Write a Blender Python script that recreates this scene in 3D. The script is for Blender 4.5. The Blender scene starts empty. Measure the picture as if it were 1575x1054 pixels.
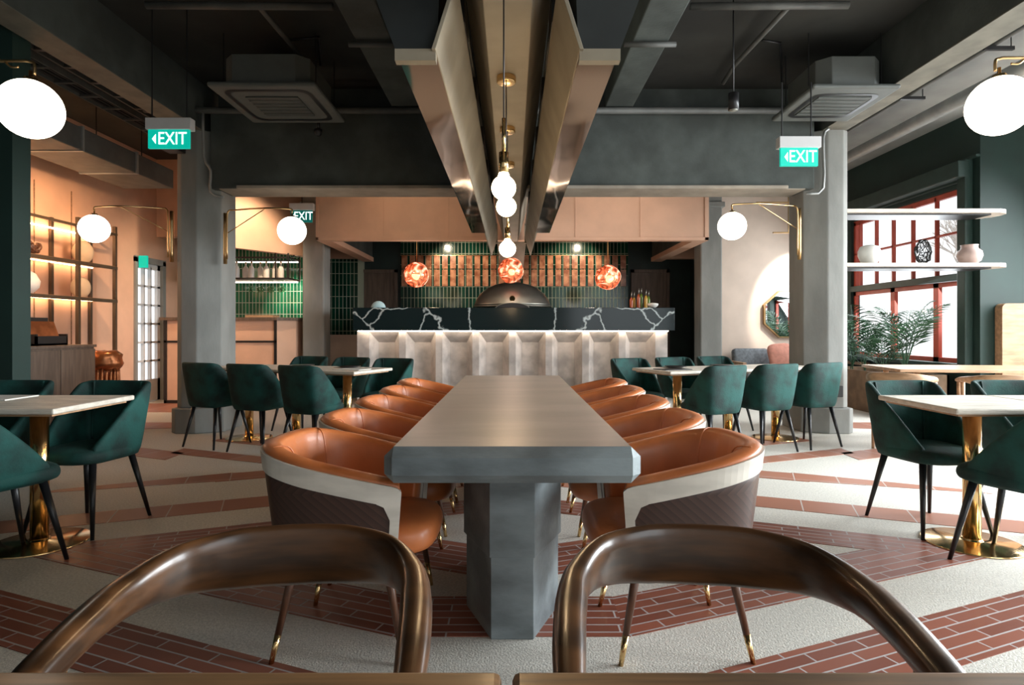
import bpy, bmesh, math, random
from mathutils import Vector, Matrix
random.seed(7)
C = bpy.context.scene.collection
F = 925.0
EYE = 1.13
PI = math.pi

def P(px, py, Z):
    return Vector(((px - 788) * Z / F, Z, EYE - (py - 507) * Z / F))

def PH(px, py, h):
    """point on the horizontal plane at height h"""
    Z = (h - EYE) * F / (507 - py)
    return Vector(((px - 788) * Z / F, Z, h))

# ------------------------------------------------------------------ materials
MATS = {}

def new_mat(name):
    m = bpy.data.materials.new(name)
    m.use_nodes = True
    nt = m.node_tree
    b = nt.nodes['Principled BSDF']
    return m, nt, b

def inp(b, name, v):
    if name in b.inputs:
        b.inputs[name].default_value = v

def coords(nt, scale=(1, 1, 1), src='Object'):
    tc = nt.nodes.new('ShaderNodeTexCoord')
    mp = nt.nodes.new('ShaderNodeMapping')
    mp.inputs['Scale'].default_value = scale
    nt.links.new(tc.outputs[src], mp.inputs['Vector'])
    return mp.outputs['Vector']

def M(name, col, rough=.5, metal=0., var=.12, scale=6, bump=0., bscale=None, stretch=(1, 1, 1), sheen=0, coat=0, col2=None, detail=4, rvar=0.):
    if name in MATS:
        return MATS[name]
    m, nt, b = new_mat(name)
    v = coords(nt, stretch)
    n = nt.nodes.new('ShaderNodeTexNoise')
    n.inputs['Scale'].default_value = scale
    n.inputs['Detail'].default_value = detail
    nt.links.new(v, n.inputs['Vector'])
    r = nt.nodes.new('ShaderNodeValToRGB')
    if col2 is None:
        c1 = [max(0, c * (1 - var)) for c in col]
        c2 = [min(1, c * (1 + var)) for c in col]
    else:
        c1, c2 = col, col2
    r.color_ramp.elements[0].position = .38
    r.color_ramp.elements[1].position = .62
    r.color_ramp.elements[0].color = (*c1, 1)
    r.color_ramp.elements[1].color = (*c2, 1)
    nt.links.new(n.outputs['Fac'], r.inputs['Fac'])
    nt.links.new(r.outputs['Color'], b.inputs['Base Color'])
    inp(b, 'Roughness', rough)
    inp(b, 'Metallic', metal)
    if sheen:
        inp(b, 'Sheen Weight', sheen)
        inp(b, 'Sheen Roughness', .35)
        if 'Sheen Tint' in b.inputs:
            b.inputs['Sheen Tint'].default_value = (*[min(1, c * 2.2 + .02) for c in col], 1)
    if coat:
        inp(b, 'Coat Weight', coat)
        inp(b, 'Coat Roughness', .15)
    if rvar:
        mr = nt.nodes.new('ShaderNodeMapRange')
        mr.inputs['To Min'].default_value = max(0, rough - rvar)
        mr.inputs['To Max'].default_value = rough + rvar
        nt.links.new(n.outputs['Fac'], mr.inputs['Value'])
        nt.links.new(mr.outputs['Result'], b.inputs['Roughness'])
    if bump:
        n2 = nt.nodes.new('ShaderNodeTexNoise')
        n2.inputs['Scale'].default_value = bscale or scale * 6
        n2.inputs['Detail'].default_value = 3
        nt.links.new(v, n2.inputs['Vector'])
        bp = nt.nodes.new('ShaderNodeBump')
        bp.inputs['Strength'].default_value = bump
        bp.inputs['Distance'].default_value = .01
        nt.links.new(n2.outputs['Fac'], bp.inputs['Height'])
        nt.links.new(bp.outputs['Normal'], b.inputs['Normal'])
    MATS[name] = m
    return m

def EM(name, col, strength):
    m, nt, b = new_mat(name)
    inp(b, 'Base Color', (*col, 1))
    inp(b, 'Emission Color', (*col, 1))
    inp(b, 'Emission Strength', strength)
    MATS[name] = m
    return m

def TILE(name, c1, c2, mortar, bw, bh, ms, mode='UV', offset=0., rough=.25, bump=.4, coat=0.):
    m, nt, b = new_mat(name)
    tc = nt.nodes.new('ShaderNodeTexCoord')
    if mode == 'UV':
        vec = tc.outputs['UV']
    else:
        sp = nt.nodes.new('ShaderNodeSeparateXYZ')
        cb = nt.nodes.new('ShaderNodeCombineXYZ')
        nt.links.new(tc.outputs['Object'], sp.inputs[0])
        a, c = {'ZX': ('Z', 'X'), 'ZY': ('Z', 'Y'), 'XY': ('X', 'Y')}[mode]
        nt.links.new(sp.outputs[a], cb.inputs['X'])
        nt.links.new(sp.outputs[c], cb.inputs['Y'])
        vec = cb.outputs[0]
    br = nt.nodes.new('ShaderNodeTexBrick')
    br.offset = offset
    br.inputs['Scale'].default_value = 1
    br.inputs['Brick Width'].default_value = bw
    br.inputs['Row Height'].default_value = bh
    br.inputs['Mortar Size'].default_value = ms
    br.inputs['Mortar Smooth'].default_value = .05
    br.inputs['Bias'].default_value = 0
    br.inputs['Color1'].default_value = (*c1, 1)
    br.inputs['Color2'].default_value = (*c2, 1)
    br.inputs['Mortar'].default_value = (*mortar, 1)
    nt.links.new(vec, br.inputs['Vector'])
    nt.links.new(br.outputs['Color'], b.inputs['Base Color'])
    mr = nt.nodes.new('ShaderNodeMapRange')
    mr.inputs['To Min'].default_value = rough
    mr.inputs['To Max'].default_value = .8
    nt.links.new(br.outputs['Fac'], mr.inputs['Value'])
    nt.links.new(mr.outputs['Result'], b.inputs['Roughness'])
    bp = nt.nodes.new('ShaderNodeBump')
    bp.invert = True
    bp.inputs['Strength'].default_value = bump
    bp.inputs['Distance'].default_value = .004
    nt.links.new(br.outputs['Fac'], bp.inputs['Height'])
    nt.links.new(bp.outputs['Normal'], b.inputs['Normal'])
    inp(b, 'Specular IOR Level', .3)
    MATS[name] = m
    return m

def GLASS(name, tint=(1, 1, 1), refl=.12):
    m, nt, b = new_mat(name)
    nt.nodes.remove(b)
    out = nt.nodes['Material Output']
    t = nt.nodes.new('ShaderNodeBsdfTransparent')
    g = nt.nodes.new('ShaderNodeBsdfGlossy')
    g.inputs['Roughness'].default_value = .02
    t.inputs['Color'].default_value = (*tint, 1)
    mx = nt.nodes.new('ShaderNodeMixShader')
    lw = nt.nodes.new('ShaderNodeLayerWeight'); lw.inputs['Blend'].default_value = .5
    pw = nt.nodes.new('ShaderNodeMath'); pw.operation = 'POWER'; pw.inputs[1].default_value = 4
    ma = nt.nodes.new('ShaderNodeMath'); ma.operation = 'MULTIPLY_ADD'; ma.inputs[1].default_value = refl * 3; ma.inputs[2].default_value = .03
    nt.links.new(lw.outputs['Facing'], pw.inputs[0]); nt.links.new(pw.outputs[0], ma.inputs[0])
    nt.links.new(ma.outputs[0], mx.inputs[0])
    nt.links.new(t.outputs[0], mx.inputs[1])
    nt.links.new(g.outputs[0], mx.inputs[2])
    nt.links.new(mx.outputs[0], out.inputs['Surface'])
    MATS[name] = m
    return m

# palette
M('concrete_dark', (.062, .072, .066), .85, var=.25, scale=2.5, bump=.15, bscale=40)
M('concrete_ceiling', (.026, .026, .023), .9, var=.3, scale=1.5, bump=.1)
M('concrete_column', (.235, .238, .222), .8, var=.15, scale=3, bump=.12, bscale=50, stretch=(1, 1, .35))
M('concrete_soffit', (.30, .26, .21), .8, var=.12, scale=5, bump=.1)
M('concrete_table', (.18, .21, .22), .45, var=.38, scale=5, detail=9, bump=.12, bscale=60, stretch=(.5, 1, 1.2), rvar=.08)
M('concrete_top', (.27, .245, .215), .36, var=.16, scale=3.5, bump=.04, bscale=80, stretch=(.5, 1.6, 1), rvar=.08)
M('concrete_fin', (.25, .22, .165), .6, var=.14, scale=3, bump=.05)
M('counter_concrete', (.45, .41, .385), .7, var=.22, scale=4, bump=.1, bscale=35, detail=8)
M('plaster_pink', (.66, .40, .275), .8, var=.05, scale=3, bump=.04)
M('plaster_pink_pale', (.74, .60, .50), .8, var=.04, scale=3)
M('fascia_pink', (.64, .39, .27), .6, var=.05, scale=3)
M('beam_soffit', (.15, .14, .11), .8, var=.15)  # beam concrete paled to tan for its lit underside
M('green_wall', (.010, .032, .026), .6, var=.12, scale=2)
M('green_dark', (.008, .022, .02), .6, var=.2, scale=3)
M('green_frame', (.02, .045, .038), .5)
M('red_frame', (.55, .09, .055), .4, var=.08)
M('white_wall', (.6, .6, .58), .8, var=.05)
M('velvet_green', (.0015, .040, .034), .8, var=.55, scale=6, bump=.15, bscale=90, sheen=.14)
M('bronze', (.085, .06, .04), .45, .3)
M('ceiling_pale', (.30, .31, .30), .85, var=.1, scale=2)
M('leather_orange', (.50, .150, .045), .42, var=.14, scale=5, bump=.06, bscale=180, coat=.1)
M('rim_wood_pale', (.62, .57, .50), .4, var=.1, scale=6, stretch=(1, 1, 3))
M('walnut', (.10, .042, .022), .38, var=.35, scale=9, stretch=(6, 6, .8))
M('walnut_bow', (.075, .032, .012), .30, var=.5, scale=3, stretch=(1.2, 4, 9), coat=.25)
M('oak', (.42, .25, .14), .45, var=.2, scale=5, stretch=(1, 5, 5))
M('table_wood', (.19, .10, .042), .4, var=.45, scale=3, stretch=(1, 12, 4), coat=.2)
M('wood_greybrown', (.11, .075, .055), .55, var=.2, scale=5, stretch=(5, 5, .6))
M('wood_shelf', (.28, .15, .08), .5, var=.25, scale=5, stretch=(8, 1, 8))
M('black_metal', (.012, .012, .013), .4, var=.1)
M('black_leg', (.010, .011, .013), .32, var=.1)
M('brass', (.80, .55, .26), .16, 1.0, var=.06)
M('brass_dark', (.55, .36, .17), .28, 1.0, var=.1)
M('steel', (.30, .31, .28), .38, .85, var=.08)
M('galv', (.34, .35, .34), .5, .6, var=.1)
M('ac_white', (.10, .108, .10), .6, var=.06)
M('ac_grille', (.05, .055, .05), .6)
M('travertine', (.66, .60, .51), .5, var=.12, scale=7, bump=.35, bscale=35, stretch=(1, 3, 6))
M('travertine_top', (.66, .58, .47), .4, var=.1, scale=6, stretch=(1, 4, 1))
M('terrazzo', (.60, .575, .515), .60, var=.13, scale=90, bump=.35, bscale=140)
M('pipe_grey', (.085, .085, .078), .6, var=.15)
M('sofa_grey', (.20, .22, .24), .9, var=.2, scale=20)
M('pillow_pink', (.62, .27, .20), .9, var=.08, scale=20)
M('ceramic_white', (.75, .73, .68), .45, var=.06)
M('ceramic_beige', (.55, .43, .30), .5, var=.08)
M('ceramic_blush', (.55, .40, .36), .5, var=.1)
M('ceramic_black', (.01, .01, .01), .3)
M('leaf', (.022, .085, .035), .5, var=.45, scale=3)
M('soil_wood', (.20, .13, .08), .8, var=.2)
M('paper', (.7, .68, .62), .7, var=.04)
M('bottle_oil', (.45, .26, .04), .15, var=.2)
M('bottle_green', (.12, .2, .03), .15, var=.2)
M('bottle_red', (.30, .06, .02), .15, var=.2)
M('bark', (.45, .40, .36), .9, var=.2)
M('plastic_white', (.62, .62, .62), .5, var=.03)
M('plastic_blue', (.35, .55, .62), .4)
M('copper_box', (.45, .17, .07), .3, .8, var=.3)
M('dark_panel', (.022, .026, .026), .5, var=.12)
TILE('tile_groove', (.28, .092, .056), (.19, .060, .038), (.42, .39, .38), .245, .056, .0035, rough=.42, offset=.35)
TILE('tile_plain', (.36, .155, .10), (.30, .125, .08), (.50, .46, .43), .30, 5, .0035, rough=.45)
TILE('tile_green', (.006, .05, .028), (.003, .022, .014), (.34, .36, .26), .22, .072, .005, 'ZX', rough=.12)
TILE('tile_green_side', (.006, .05, .028), (.003, .022, .014), (.34, .36, .26), .22, .072, .005, 'ZY', rough=.12)
TILE('tile_bar', (.008, .16, .07), (.004, .08, .035), (.45, .5, .4), .2, .06, .005, 'ZX', rough=.12)
M('tile_terra', (.30, .10, .045), .25, var=.2, scale=7, col2=(.60, .27, .14))
TILE('veneer', (.085, .038, .024), (.05, .022, .014), (.03, .013, .009), .5, .02, .0006, 'XY', rough=.35, bump=.1)
EM('globe_glow', (1., .90, .76), 3.2)
EM('bulb_glow', (1., .74, .42), 16)
EM('led_warm', (1., .62, .32), 26)
EM('led_counter', (1., .80, .60), 20)
EM('led_white', (1., .93, .8), 8)
EM('exit_green', (.0, .40, .30), .75)
EM('exit_letter', (.85, 1, .95), 1.4)
EM('exit_dim', (.0, .12, .10), .5)
GLASS('glass')
GLASS('glass_bottle', (.75, .85, .75), .2)

def herring():
    """herringbone veneer on the outside of the tub chairs"""
    m, nt, b = new_mat('herringbone')
    tc = nt.nodes.new('ShaderNodeTexCoord')
    sp = nt.nodes.new('ShaderNodeSeparateXYZ')
    nt.links.new(tc.outputs['UV'], sp.inputs[0])
    def math_(op, a, bb=None):
        n = nt.nodes.new('ShaderNodeMath'); n.operation = op
        for i, v in enumerate((a, bb)):
            if v is None: continue
            if isinstance(v, (int, float)): n.inputs[i].default_value = v
            else: nt.links.new(v, n.inputs[i])
        return n.outputs[0]
    pp = math_('PINGPONG', math_('SUBTRACT', sp.outputs['Y'], .07), .16)
    d = math_('ADD', math_('MULTIPLY', sp.outputs['X'], .8), pp)
    w = math_('FRACT', math_('MULTIPLY', d, 34))
    r = nt.nodes.new('ShaderNodeValToRGB')
    e = r.color_ramp.elements
    e[0].position = .04; e[0].color = (.022, .009, .006, 1)
    e[1].position = .12; e[1].color = (.060, .025, .017, 1)
    e.new(.95).color = (.036, .014, .009, 1)
    nt.links.new(w, r.inputs['Fac'])
    nt.links.new(r.outputs['Color'], b.inputs['Base Color'])
    inp(b, 'Roughness', .4)
    MATS['herringbone'] = m
herring()

def marble():
    m, nt, b = new_mat('marble_black')
    v = coords(nt, (1, 1, 1))
    n = nt.nodes.new('ShaderNodeTexNoise'); n.inputs['Scale'].default_value = 2.2; n.inputs['Detail'].default_value = 4
    sp = nt.nodes.new('ShaderNodeSeparateXYZ'); ab = nt.nodes.new('ShaderNodeMath'); ab.operation = 'ABSOLUTE'; cb = nt.nodes.new('ShaderNodeCombineXYZ')
    nt.links.new(v, sp.inputs[0]); nt.links.new(sp.outputs['X'], ab.inputs[0]); nt.links.new(ab.outputs[0], cb.inputs['X']); nt.links.new(sp.outputs['Y'], cb.inputs['Y']); nt.links.new(sp.outputs['Z'], cb.inputs['Z'])
    v = cb.outputs[0]
    nt.links.new(v, n.inputs['Vector'])
    mx = nt.nodes.new('ShaderNodeMixRGB'); mx.inputs[0].default_value = .35
    nt.links.new(v, mx.inputs[1]); nt.links.new(n.outputs['Color'], mx.inputs[2])
    vo = nt.nodes.new('ShaderNodeTexVoronoi'); vo.feature = 'DISTANCE_TO_EDGE'; vo.inputs['Scale'].default_value = 1.9
    nt.links.new(mx.outputs[0], vo.inputs['Vector'])
    r = nt.nodes.new('ShaderNodeValToRGB')
    r.color_ramp.elements[0].color = (.55, .62, .62, 1); r.color_ramp.elements[0].position = .0
    r.color_ramp.elements[1].color = (.006, .014, .015, 1); r.color_ramp.elements[1].position = .022
    nt.links.new(vo.outputs['Distance'], r.inputs['Fac'])
    nt.links.new(r.outputs['Color'], b.inputs['Base Color'])
    inp(b, 'Roughness', .12); inp(b, 'Specular IOR Level', .22)
    MATS['marble_black'] = m
marble()

def mirror_copper():
    m, nt, b = new_mat('mirror_copper')
    inp(b, 'Base Color', (.42, .29, .21, 1)); inp(b, 'Metallic', 1); inp(b, 'Roughness', .07)
    v = coords(nt, (1, .5, 1))
    n = nt.nodes.new('ShaderNodeTexNoise'); n.inputs['Scale'].default_value = 2.2; n.inputs['Detail'].default_value = 1
    nt.links.new(v, n.inputs['Vector'])
    bp = nt.nodes.new('ShaderNodeBump'); bp.inputs['Strength'].default_value = .35; bp.inputs['Distance'].default_value = .05
    nt.links.new(n.outputs['Fac'], bp.inputs['Height']); nt.links.new(bp.outputs['Normal'], b.inputs['Normal'])
    MATS['mirror_copper'] = m
    m, nt, b = new_mat('mirror')
    inp(b, 'Base Color', (.85, .85, .85, 1)); inp(b, 'Metallic', 1); inp(b, 'Roughness', .02)
    MATS['mirror'] = m
    # blown copper lamp shade: glowing, uneven
    m, nt, b = new_mat('copper_lamp')
    inp(b, 'Base Color', (.95, .38, .22, 1)); inp(b, 'Metallic', .8); inp(b, 'Roughness', .12)
    v = coords(nt)
    n = nt.nodes.new('ShaderNodeTexNoise'); n.inputs['Scale'].default_value = 7; n.inputs['Detail'].default_value = 1.5
    n.inputs['Distortion'].default_value = 1.6
    nt.links.new(v, n.inputs['Vector'])
    r = nt.nodes.new('ShaderNodeValToRGB')
    e = r.color_ramp.elements
    e[0].position = .36; e[0].color = (.10, .008, .002, 1)
    e[1].position = .68; e[1].color = (1, .72, .5, 1)
    e.new(.50).color = (.75, .10, .03, 1)
    nt.links.new(n.outputs['Fac'], r.inputs['Fac'])
    nt.links.new(r.outputs['Color'], b.inputs['Emission Color']); inp(b, 'Emission Strength', 1.3)
    MATS['copper_lamp'] = m
mirror_copper()

# ------------------------------------------------------------------ mesh helpers
def xf(rz=0., loc=(0, 0, 0)):
    return Matrix.Translation(loc) @ Matrix.Rotation(rz, 4, 'Z')

def box(bm, x0, x1, y0, y1, z0, z1, mtx=None):
    vs = [bm.verts.new(p) for p in ((x0, y0, z0), (x1, y0, z0), (x1, y1, z0), (x0, y1, z0), (x0, y0, z1), (x1, y0, z1), (x1, y1, z1), (x0, y1, z1))]
    if mtx is not None:
        for v in vs: v.co = mtx @ v.co
    for f in ((0, 3, 2, 1), (4, 5, 6, 7), (0, 1, 5, 4), (1, 2, 6, 5), (2, 3, 7, 6), (3, 0, 4, 7)):
        bm.faces.new([vs[i] for i in f])
    return vs

def boxm(*a, mtx=None):
    bm = bmesh.new(); box(bm, *a, mtx=mtx); return bm

def prism(bm, poly, z0, z1, scale_top=None, center=None):
    n = len(poly)
    lo = [bm.verts.new((x, y, z0)) for x, y in poly]
    if scale_top:
        cx, cy = center or (sum(p[0] for p in poly) / n, sum(p[1] for p in poly) / n)
        hi = [bm.verts.new((cx + (x - cx) * scale_top, cy + (y - cy) * scale_top, z1)) for x, y in poly]
    else:
        hi = [bm.verts.new((x, y, z1)) for x, y in poly]
    for i in range(n):
        j = (i + 1) % n
        bm.faces.new((lo[i], lo[j], hi[j], hi[i]))
    bm.faces.new(lo[::-1]); bm.faces.new(hi)

def extr(bm, prof, y0, y1):
    """profile in (x,z) extruded along y"""
    a = [bm.verts.new((x, y0, z)) for x, z in prof]
    b = [bm.verts.new((x, y1, z)) for x, z in prof]
    n = len(prof)
    for i in range(n):
        j = (i + 1) % n
        bm.faces.new((a[i], a[j], b[j], b[i]))
    bm.faces.new(a[::-1]); bm.faces.new(b)

def cyl(bm, p0, p1, r0, r1=None, n=14):
    p0, p1 = Vector(p0), Vector(p1)
    r1 = r0 if r1 is None else r1
    d = (p1 - p0).normalized()
    u = d.orthogonal().normalized(); w = d.cross(u)
    a, b = [], []
    for i in range(n):
        t = 2 * PI * i / n
        o = u * math.cos(t) + w * math.sin(t)
        a.append(bm.verts.new(p0 + o * r0)); b.append(bm.verts.new(p1 + o * r1))
    for i in range(n):
        j = (i + 1) % n
        bm.faces.new((a[i], a[j], b[j], b[i]))
    bm.faces.new(a[::-1]); bm.faces.new(b)

def cylm(*a, **k):
    bm = bmesh.new(); cyl(bm, *a, **k); return bm

def lathe(bm, prof, n=32, c=(0, 0, 0)):
    """prof list of (r,z); closes at r==0"""
    rings = []
    for r, z in prof:
        if r < 1e-6:
            rings.append([bm.verts.new((c[0], c[1], c[2] + z))])
        else:
            rings.append([bm.verts.new((c[0] + r * math.cos(2 * PI * i / n), c[1] + r * math.sin(2 * PI * i / n), c[2] + z)) for i in range(n)])
    for a, b in zip(rings, rings[1:]):
        if len(a) == 1 and len(b) == 1: continue
        for i in range(n):
            j = (i + 1) % n
            if len(a) == 1: bm.faces.new((a[0], b[j], b[i]))
            elif len(b) == 1: bm.faces.new((a[i], a[j], b[0]))
            else: bm.faces.new((a[i], a[j], b[j], b[i]))
    if len(rings[0]) > 1: bm.faces.new(rings[0][::-1])
    if len(rings[-1]) > 1: bm.faces.new(rings[-1])

def lathem(prof, n=32, c=(0, 0, 0)):
    bm = bmesh.new(); lathe(bm, prof, n, c); return bm

def sphere(bm, c, r, sx=1, sy=1, sz=1, n=32):
    bmesh.ops.create_uvsphere(bm, u_segments=n, v_segments=n // 2, radius=r, matrix=Matrix.Translation(c) @ Matrix.Diagonal((sx, sy, sz, 1)))

def catmull(pts, k=6, closed=False):
    pts = [Vector(p) for p in pts]
    out = []
    n = len(pts)
    for i in range(n - 1):
        p0 = pts[max(i - 1, 0)]; p1 = pts[i]; p2 = pts[i + 1]; p3 = pts[min(i + 2, n - 1)]
        for j in range(k):
            t = j / k
            out.append(.5 * ((2 * p1) + (-p0 + p2) * t + (2 * p0 - 5 * p1 + 4 * p2 - p3) * t * t + (-p0 + 3 * p1 - 3 * p2 + p3) * t ** 3))
    out.append(pts[-1])
    return out

def lerpl(vals, m):
    out = []
    for i in range(m):
        t = i / (m - 1) * (len(vals) - 1)
        a = min(int(t), len(vals) - 2)
        out.append(vals[a] + (vals[a + 1] - vals[a]) * (t - a))
    return out

def sweep(bm, pts, ws, hs, ups=None, n=14, power=1.0):
    """superelliptic section: ws along side axis, hs along up axis"""
    m = len(pts)
    rings = []
    for i in range(m):
        T = (pts[min(i + 1, m - 1)] - pts[max(i - 1, 0)]).normalized()
        up = Vector(ups[i]) if ups else Vector((0, 0, 1))
        S = T.cross(up)
        if S.length < 1e-4: S = T.orthogonal()
        S.normalize(); U = S.cross(T).normalized()
        ring = []
        for k in range(n):
            a = 2 * PI * k / n
            ca, sa = math.cos(a), math.sin(a)
            x = math.copysign(abs(ca) ** power, ca); y = math.copysign(abs(sa) ** power, sa)
            ring.append(bm.verts.new(pts[i] + S * x * ws[i] + U * y * hs[i]))
        rings.append(ring)
    for a, b in zip(rings, rings[1:]):
        for k in range(n):
            j = (k + 1) % n
            bm.faces.new((a[k], a[j], b[j], b[k]))
    bm.faces.new(rings[0][::-1]); bm.faces.new(rings[-1])

def tube(bm, pts, r, n=10, smooth=0):
    pts = catmull(pts, smooth) if smooth else [Vector(p) for p in pts]
    m = len(pts)
    # parallel transport
    T0 = (pts[1] - pts[0]).normalized()
    U = T0.orthogonal().normalized()
    ups = []
    for i in range(m):
        T = (pts[min(i + 1, m - 1)] - pts[max(i - 1, 0)]).normalized()
        U = (U - T * U.dot(T))
        if U.length < 1e-5: U = T.orthogonal()
        U.normalize()
        ups.append(U.copy())
    sweep(bm, pts, [r] * m, [r] * m, ups, n)

def tubem(pts, r, n=10, smooth=0):
    bm = bmesh.new(); tube(bm, pts, r, n, smooth); return bm

def cushion(bm, w, d, z0, z1, c=(0, 0), r=.03, power=.45, n=40, crown=.01):
    levels = [(r * 1.0, z0), (r * .25, z0 + r * .35), (0, z0 + r), (0, z1 - r), (r * .3, z1 - r * .3), (r * 1.1, z1), (r * 3, z1 + crown * .6)]
    prev = None
    def ring(ins, z):
        out = []
        for k in range(n):
            a = 2 * PI * k / n
            ca, sa = math.cos(a), math.sin(a)
            x = math.copysign(abs(ca) ** power, ca) * (w / 2 - ins); y = math.copysign(abs(sa) ** power, sa) * (d / 2 - ins)
            out.append(bm.verts.new((c[0] + x, c[1] + y, z)))
        return out
    first = None
    for ins, z in levels:
        cur = ring(ins, z)
        if prev:
            for k in range(n):
                j = (k + 1) % n
                bm.faces.new((prev[k], prev[j], cur[j], cur[k]))
        else:
            first = cur
        prev = cur
    ct = bm.verts.new((c[0], c[1], z1 + crown))
    for k in range(n): bm.faces.new((prev[k], prev[(k + 1) % n], ct))
    bm.faces.new(first[::-1])

def finish(name, bm, mat, parent=None, smooth=False, bevel=0, subd=0, recalc=True, auto=None):
    if recalc:
        bmesh.ops.recalc_face_normals(bm, faces=bm.faces[:])
    me = bpy.data.meshes.new(name)
    bm.to_mesh(me); bm.free()
    if smooth:
        for p in me.polygons: p.use_smooth = True
    o = bpy.data.objects.new(name, me)
    C.objects.link(o)
    if mat is not None:
        me.materials.append(MATS[mat] if isinstance(mat, str) else mat)
    if parent is not None:
        o.parent = parent
    if bevel:
        md = o.modifiers.new('bevel', 'BEVEL'); md.width = bevel; md.segments = 2; md.limit_method = 'ANGLE'
    if subd:
        md = o.modifiers.new('subd', 'SUBSURF'); md.levels = subd; md.render_levels = subd
    return o

def obj(name, bm, mat, parent=None, **k):
    """a part; when the parent is an un-rotated thing the mesh is given in world space via world=True"""
    world = k.pop('world', False)
    if world and parent is not None:
        base = parent
        off = Vector(base.location)
        while base.parent is not None:
            base = base.parent; off += Vector(base.location)
        for v in bm.verts: v.co -= off
    return finish(name, bm, mat, parent, **k)

def tag(o, label, cat, group=None):
    o['label'] = label; o['category'] = cat
    if group: o['group'] = group
    return o

def thing(name, label, cat, loc=(0, 0, 0), rz=0., group=None):
    o = bpy.data.objects.new(name, None); C.objects.link(o)
    o.location = loc; o.rotation_euler = (0, 0, rz)
    return tag(o, label, cat, group)

def struct(name, bm, mat, parent=None, **k):
    o = obj(name, bm, mat, parent, **k)
    if parent is None: o['kind'] = 'structure'
    return o

def sthing(name, loc=(0, 0, 0)):
    o = bpy.data.objects.new(name, None); C.objects.link(o); o.location = loc; o['kind'] = 'structure'
    return o

def copy_tree(o, parent=None):
    c = o.copy(); C.objects.link(c); c.parent = parent
    for ch in list(o.children): copy_tree(ch, c)
    return c

def place(proto, used, loc, rz, label, group=None, scale=None):
    o = proto if not used else copy_tree(proto)
    o.location = loc; o.rotation_euler = (0, 0, rz)
    o['label'] = label
    if group: o['group'] = group
    return o
# ================================================================== THE ROOM
CEIL = 3.83
YB = -3.0            # wall behind the camera
# ---- floor
struct('floor', boxm(-7.4, 7.4, YB, 12.4, -.12, 0), 'terrazzo')

def poly_uv(name, poly, mat, ang, z=.0025):
    """thin inlaid panel; uv runs along the band (ang)"""
    bm = bmesh.new()
    if sum(poly[i][0] * poly[(i + 1) % len(poly)][1] - poly[(i + 1) % len(poly)][0] * poly[i][1] for i in range(len(poly))) < 0:
        poly = poly[::-1]
    prism(bm, poly, -.01, z)
    uv = bm.loops.layers.uv.new('UVMap')
    ca, sa = math.cos(ang), math.sin(ang)
    x0, y0 = poly[0]
    for f in bm.faces:
        for l in f.loops:
            x, y = l.vert.co.x, l.vert.co.y
            l[uv].uv = (x * ca + y * sa, -x * sa + y * ca)
    o = finish(name, bm, mat, None, recalc=False)
    o['kind'] = 'structure'
    return o

A = math.radians(21.7)
cA, sA = math.cos(A), math.sin(A)
def band(up, c0, c1, x0, x1, mat):
    """band between offsets c0..c1 measured across it; up=+1 climbs outwards, -1 falls outwards; mirrored about x=0"""
    def Y(x, c): return (c + up * sA * x) / cA
    poly = [(x0, Y(x0, c0)), (x1, Y(x1, c0)), (x1, Y(x1, c1)), (x0, Y(x0, c1))]
    poly_uv('floor_tile_band', poly, mat, up * A)
    poly_uv('floor_tile_band', [(-x, y) for x, y in poly], mat, -up * A)
band(1, 1.318, 1.599, .42, 3.3, 'tile_groove')
poly_uv('floor_tile_band', [(-.42, (1.318 + sA * .42) / cA), (.42, (1.318 + sA * .42) / cA), (.42, (1.599 + sA * .42) / cA), (-.42, (1.599 + sA * .42) / cA)], 'tile_groove', 0)
band(1, 1.893, 2.2, .42, 1.7, 'tile_groove')
poly_uv('floor_tile_band', [(-.42, 2.21), (.42, 2.21), (.42, 2.54), (-.42, 2.54)], 'tile_groove', 0)
band(1, 2.5, 2.86, .2, .98, 'tile_groove')
band(-1, 3.54, 3.81, .2, 1.7, 'tile_groove')
for s in (1, -1):   # where the rising and the falling bands run into one another
    Yu = lambda x, c: (c + sA * x) / cA
    Yd = lambda x, c: (c - sA * x) / cA
    xi, xa = (3.54 - 2.2) / (2 * sA), (3.81 - 1.893) / (2 * sA)
    pi_, pa = (xi, Yu(xi, 2.2)), (xa, Yu(xa, 1.893))
    poly_uv('floor_tile_band', [(s * x, y) for x, y in [(1.7, Yu(1.7, 1.893)), pa, pi_, (1.7, Yu(1.7, 2.2))]], 'tile_groove', s * A)
    poly_uv('floor_tile_band', [(s * x, y) for x, y in [(1.7, Yd(1.7, 3.54)), pi_, pa, (1.7, Yd(1.7, 3.81))]], 'tile_groove', -s * A)
band(-1, 4.14, 4.40, .2, 3.4, 'tile_plain')
band(-1, 4.95, 5.20, .2, 2.2, 'tile_plain')
for s in (1, -1):
    poly_uv('floor_tile_band', [(s * x, y) for x, y in [(2.2, 4.47), (3.3, 4.13), (3.2, 4.24), (2.2, 4.74)]], 'tile_plain', -s * A)
    poly_uv('floor_tile_band', [(s * x, y) for x, y in [(2.0, 5.03), (3.12, 5.48), (3.12, 5.71), (2.0, 5.24)]], 'tile_plain', s * A)
    poly_uv('floor_tile_band', [(s * x, y) for x, y in [(2.2, 6.15), (2.9, 6.5), (3.05, 6.1), (2.2, 5.75)]], 'tile_plain', s * A)
    poly_uv('floor_tile_band', [(s * x, y) for x, y in [(3.75, 6.9), (5.3, 6.6), (5.4, 7.3), (3.75, 7.3)]], 'tile_plain', 0)
poly_uv('floor_tile_band', [(-5.6, 8.2), (-4.1, 8.2), (-4.1, 9.2), (-5.6, 9.2)], 'tile_plain', 0)
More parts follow.
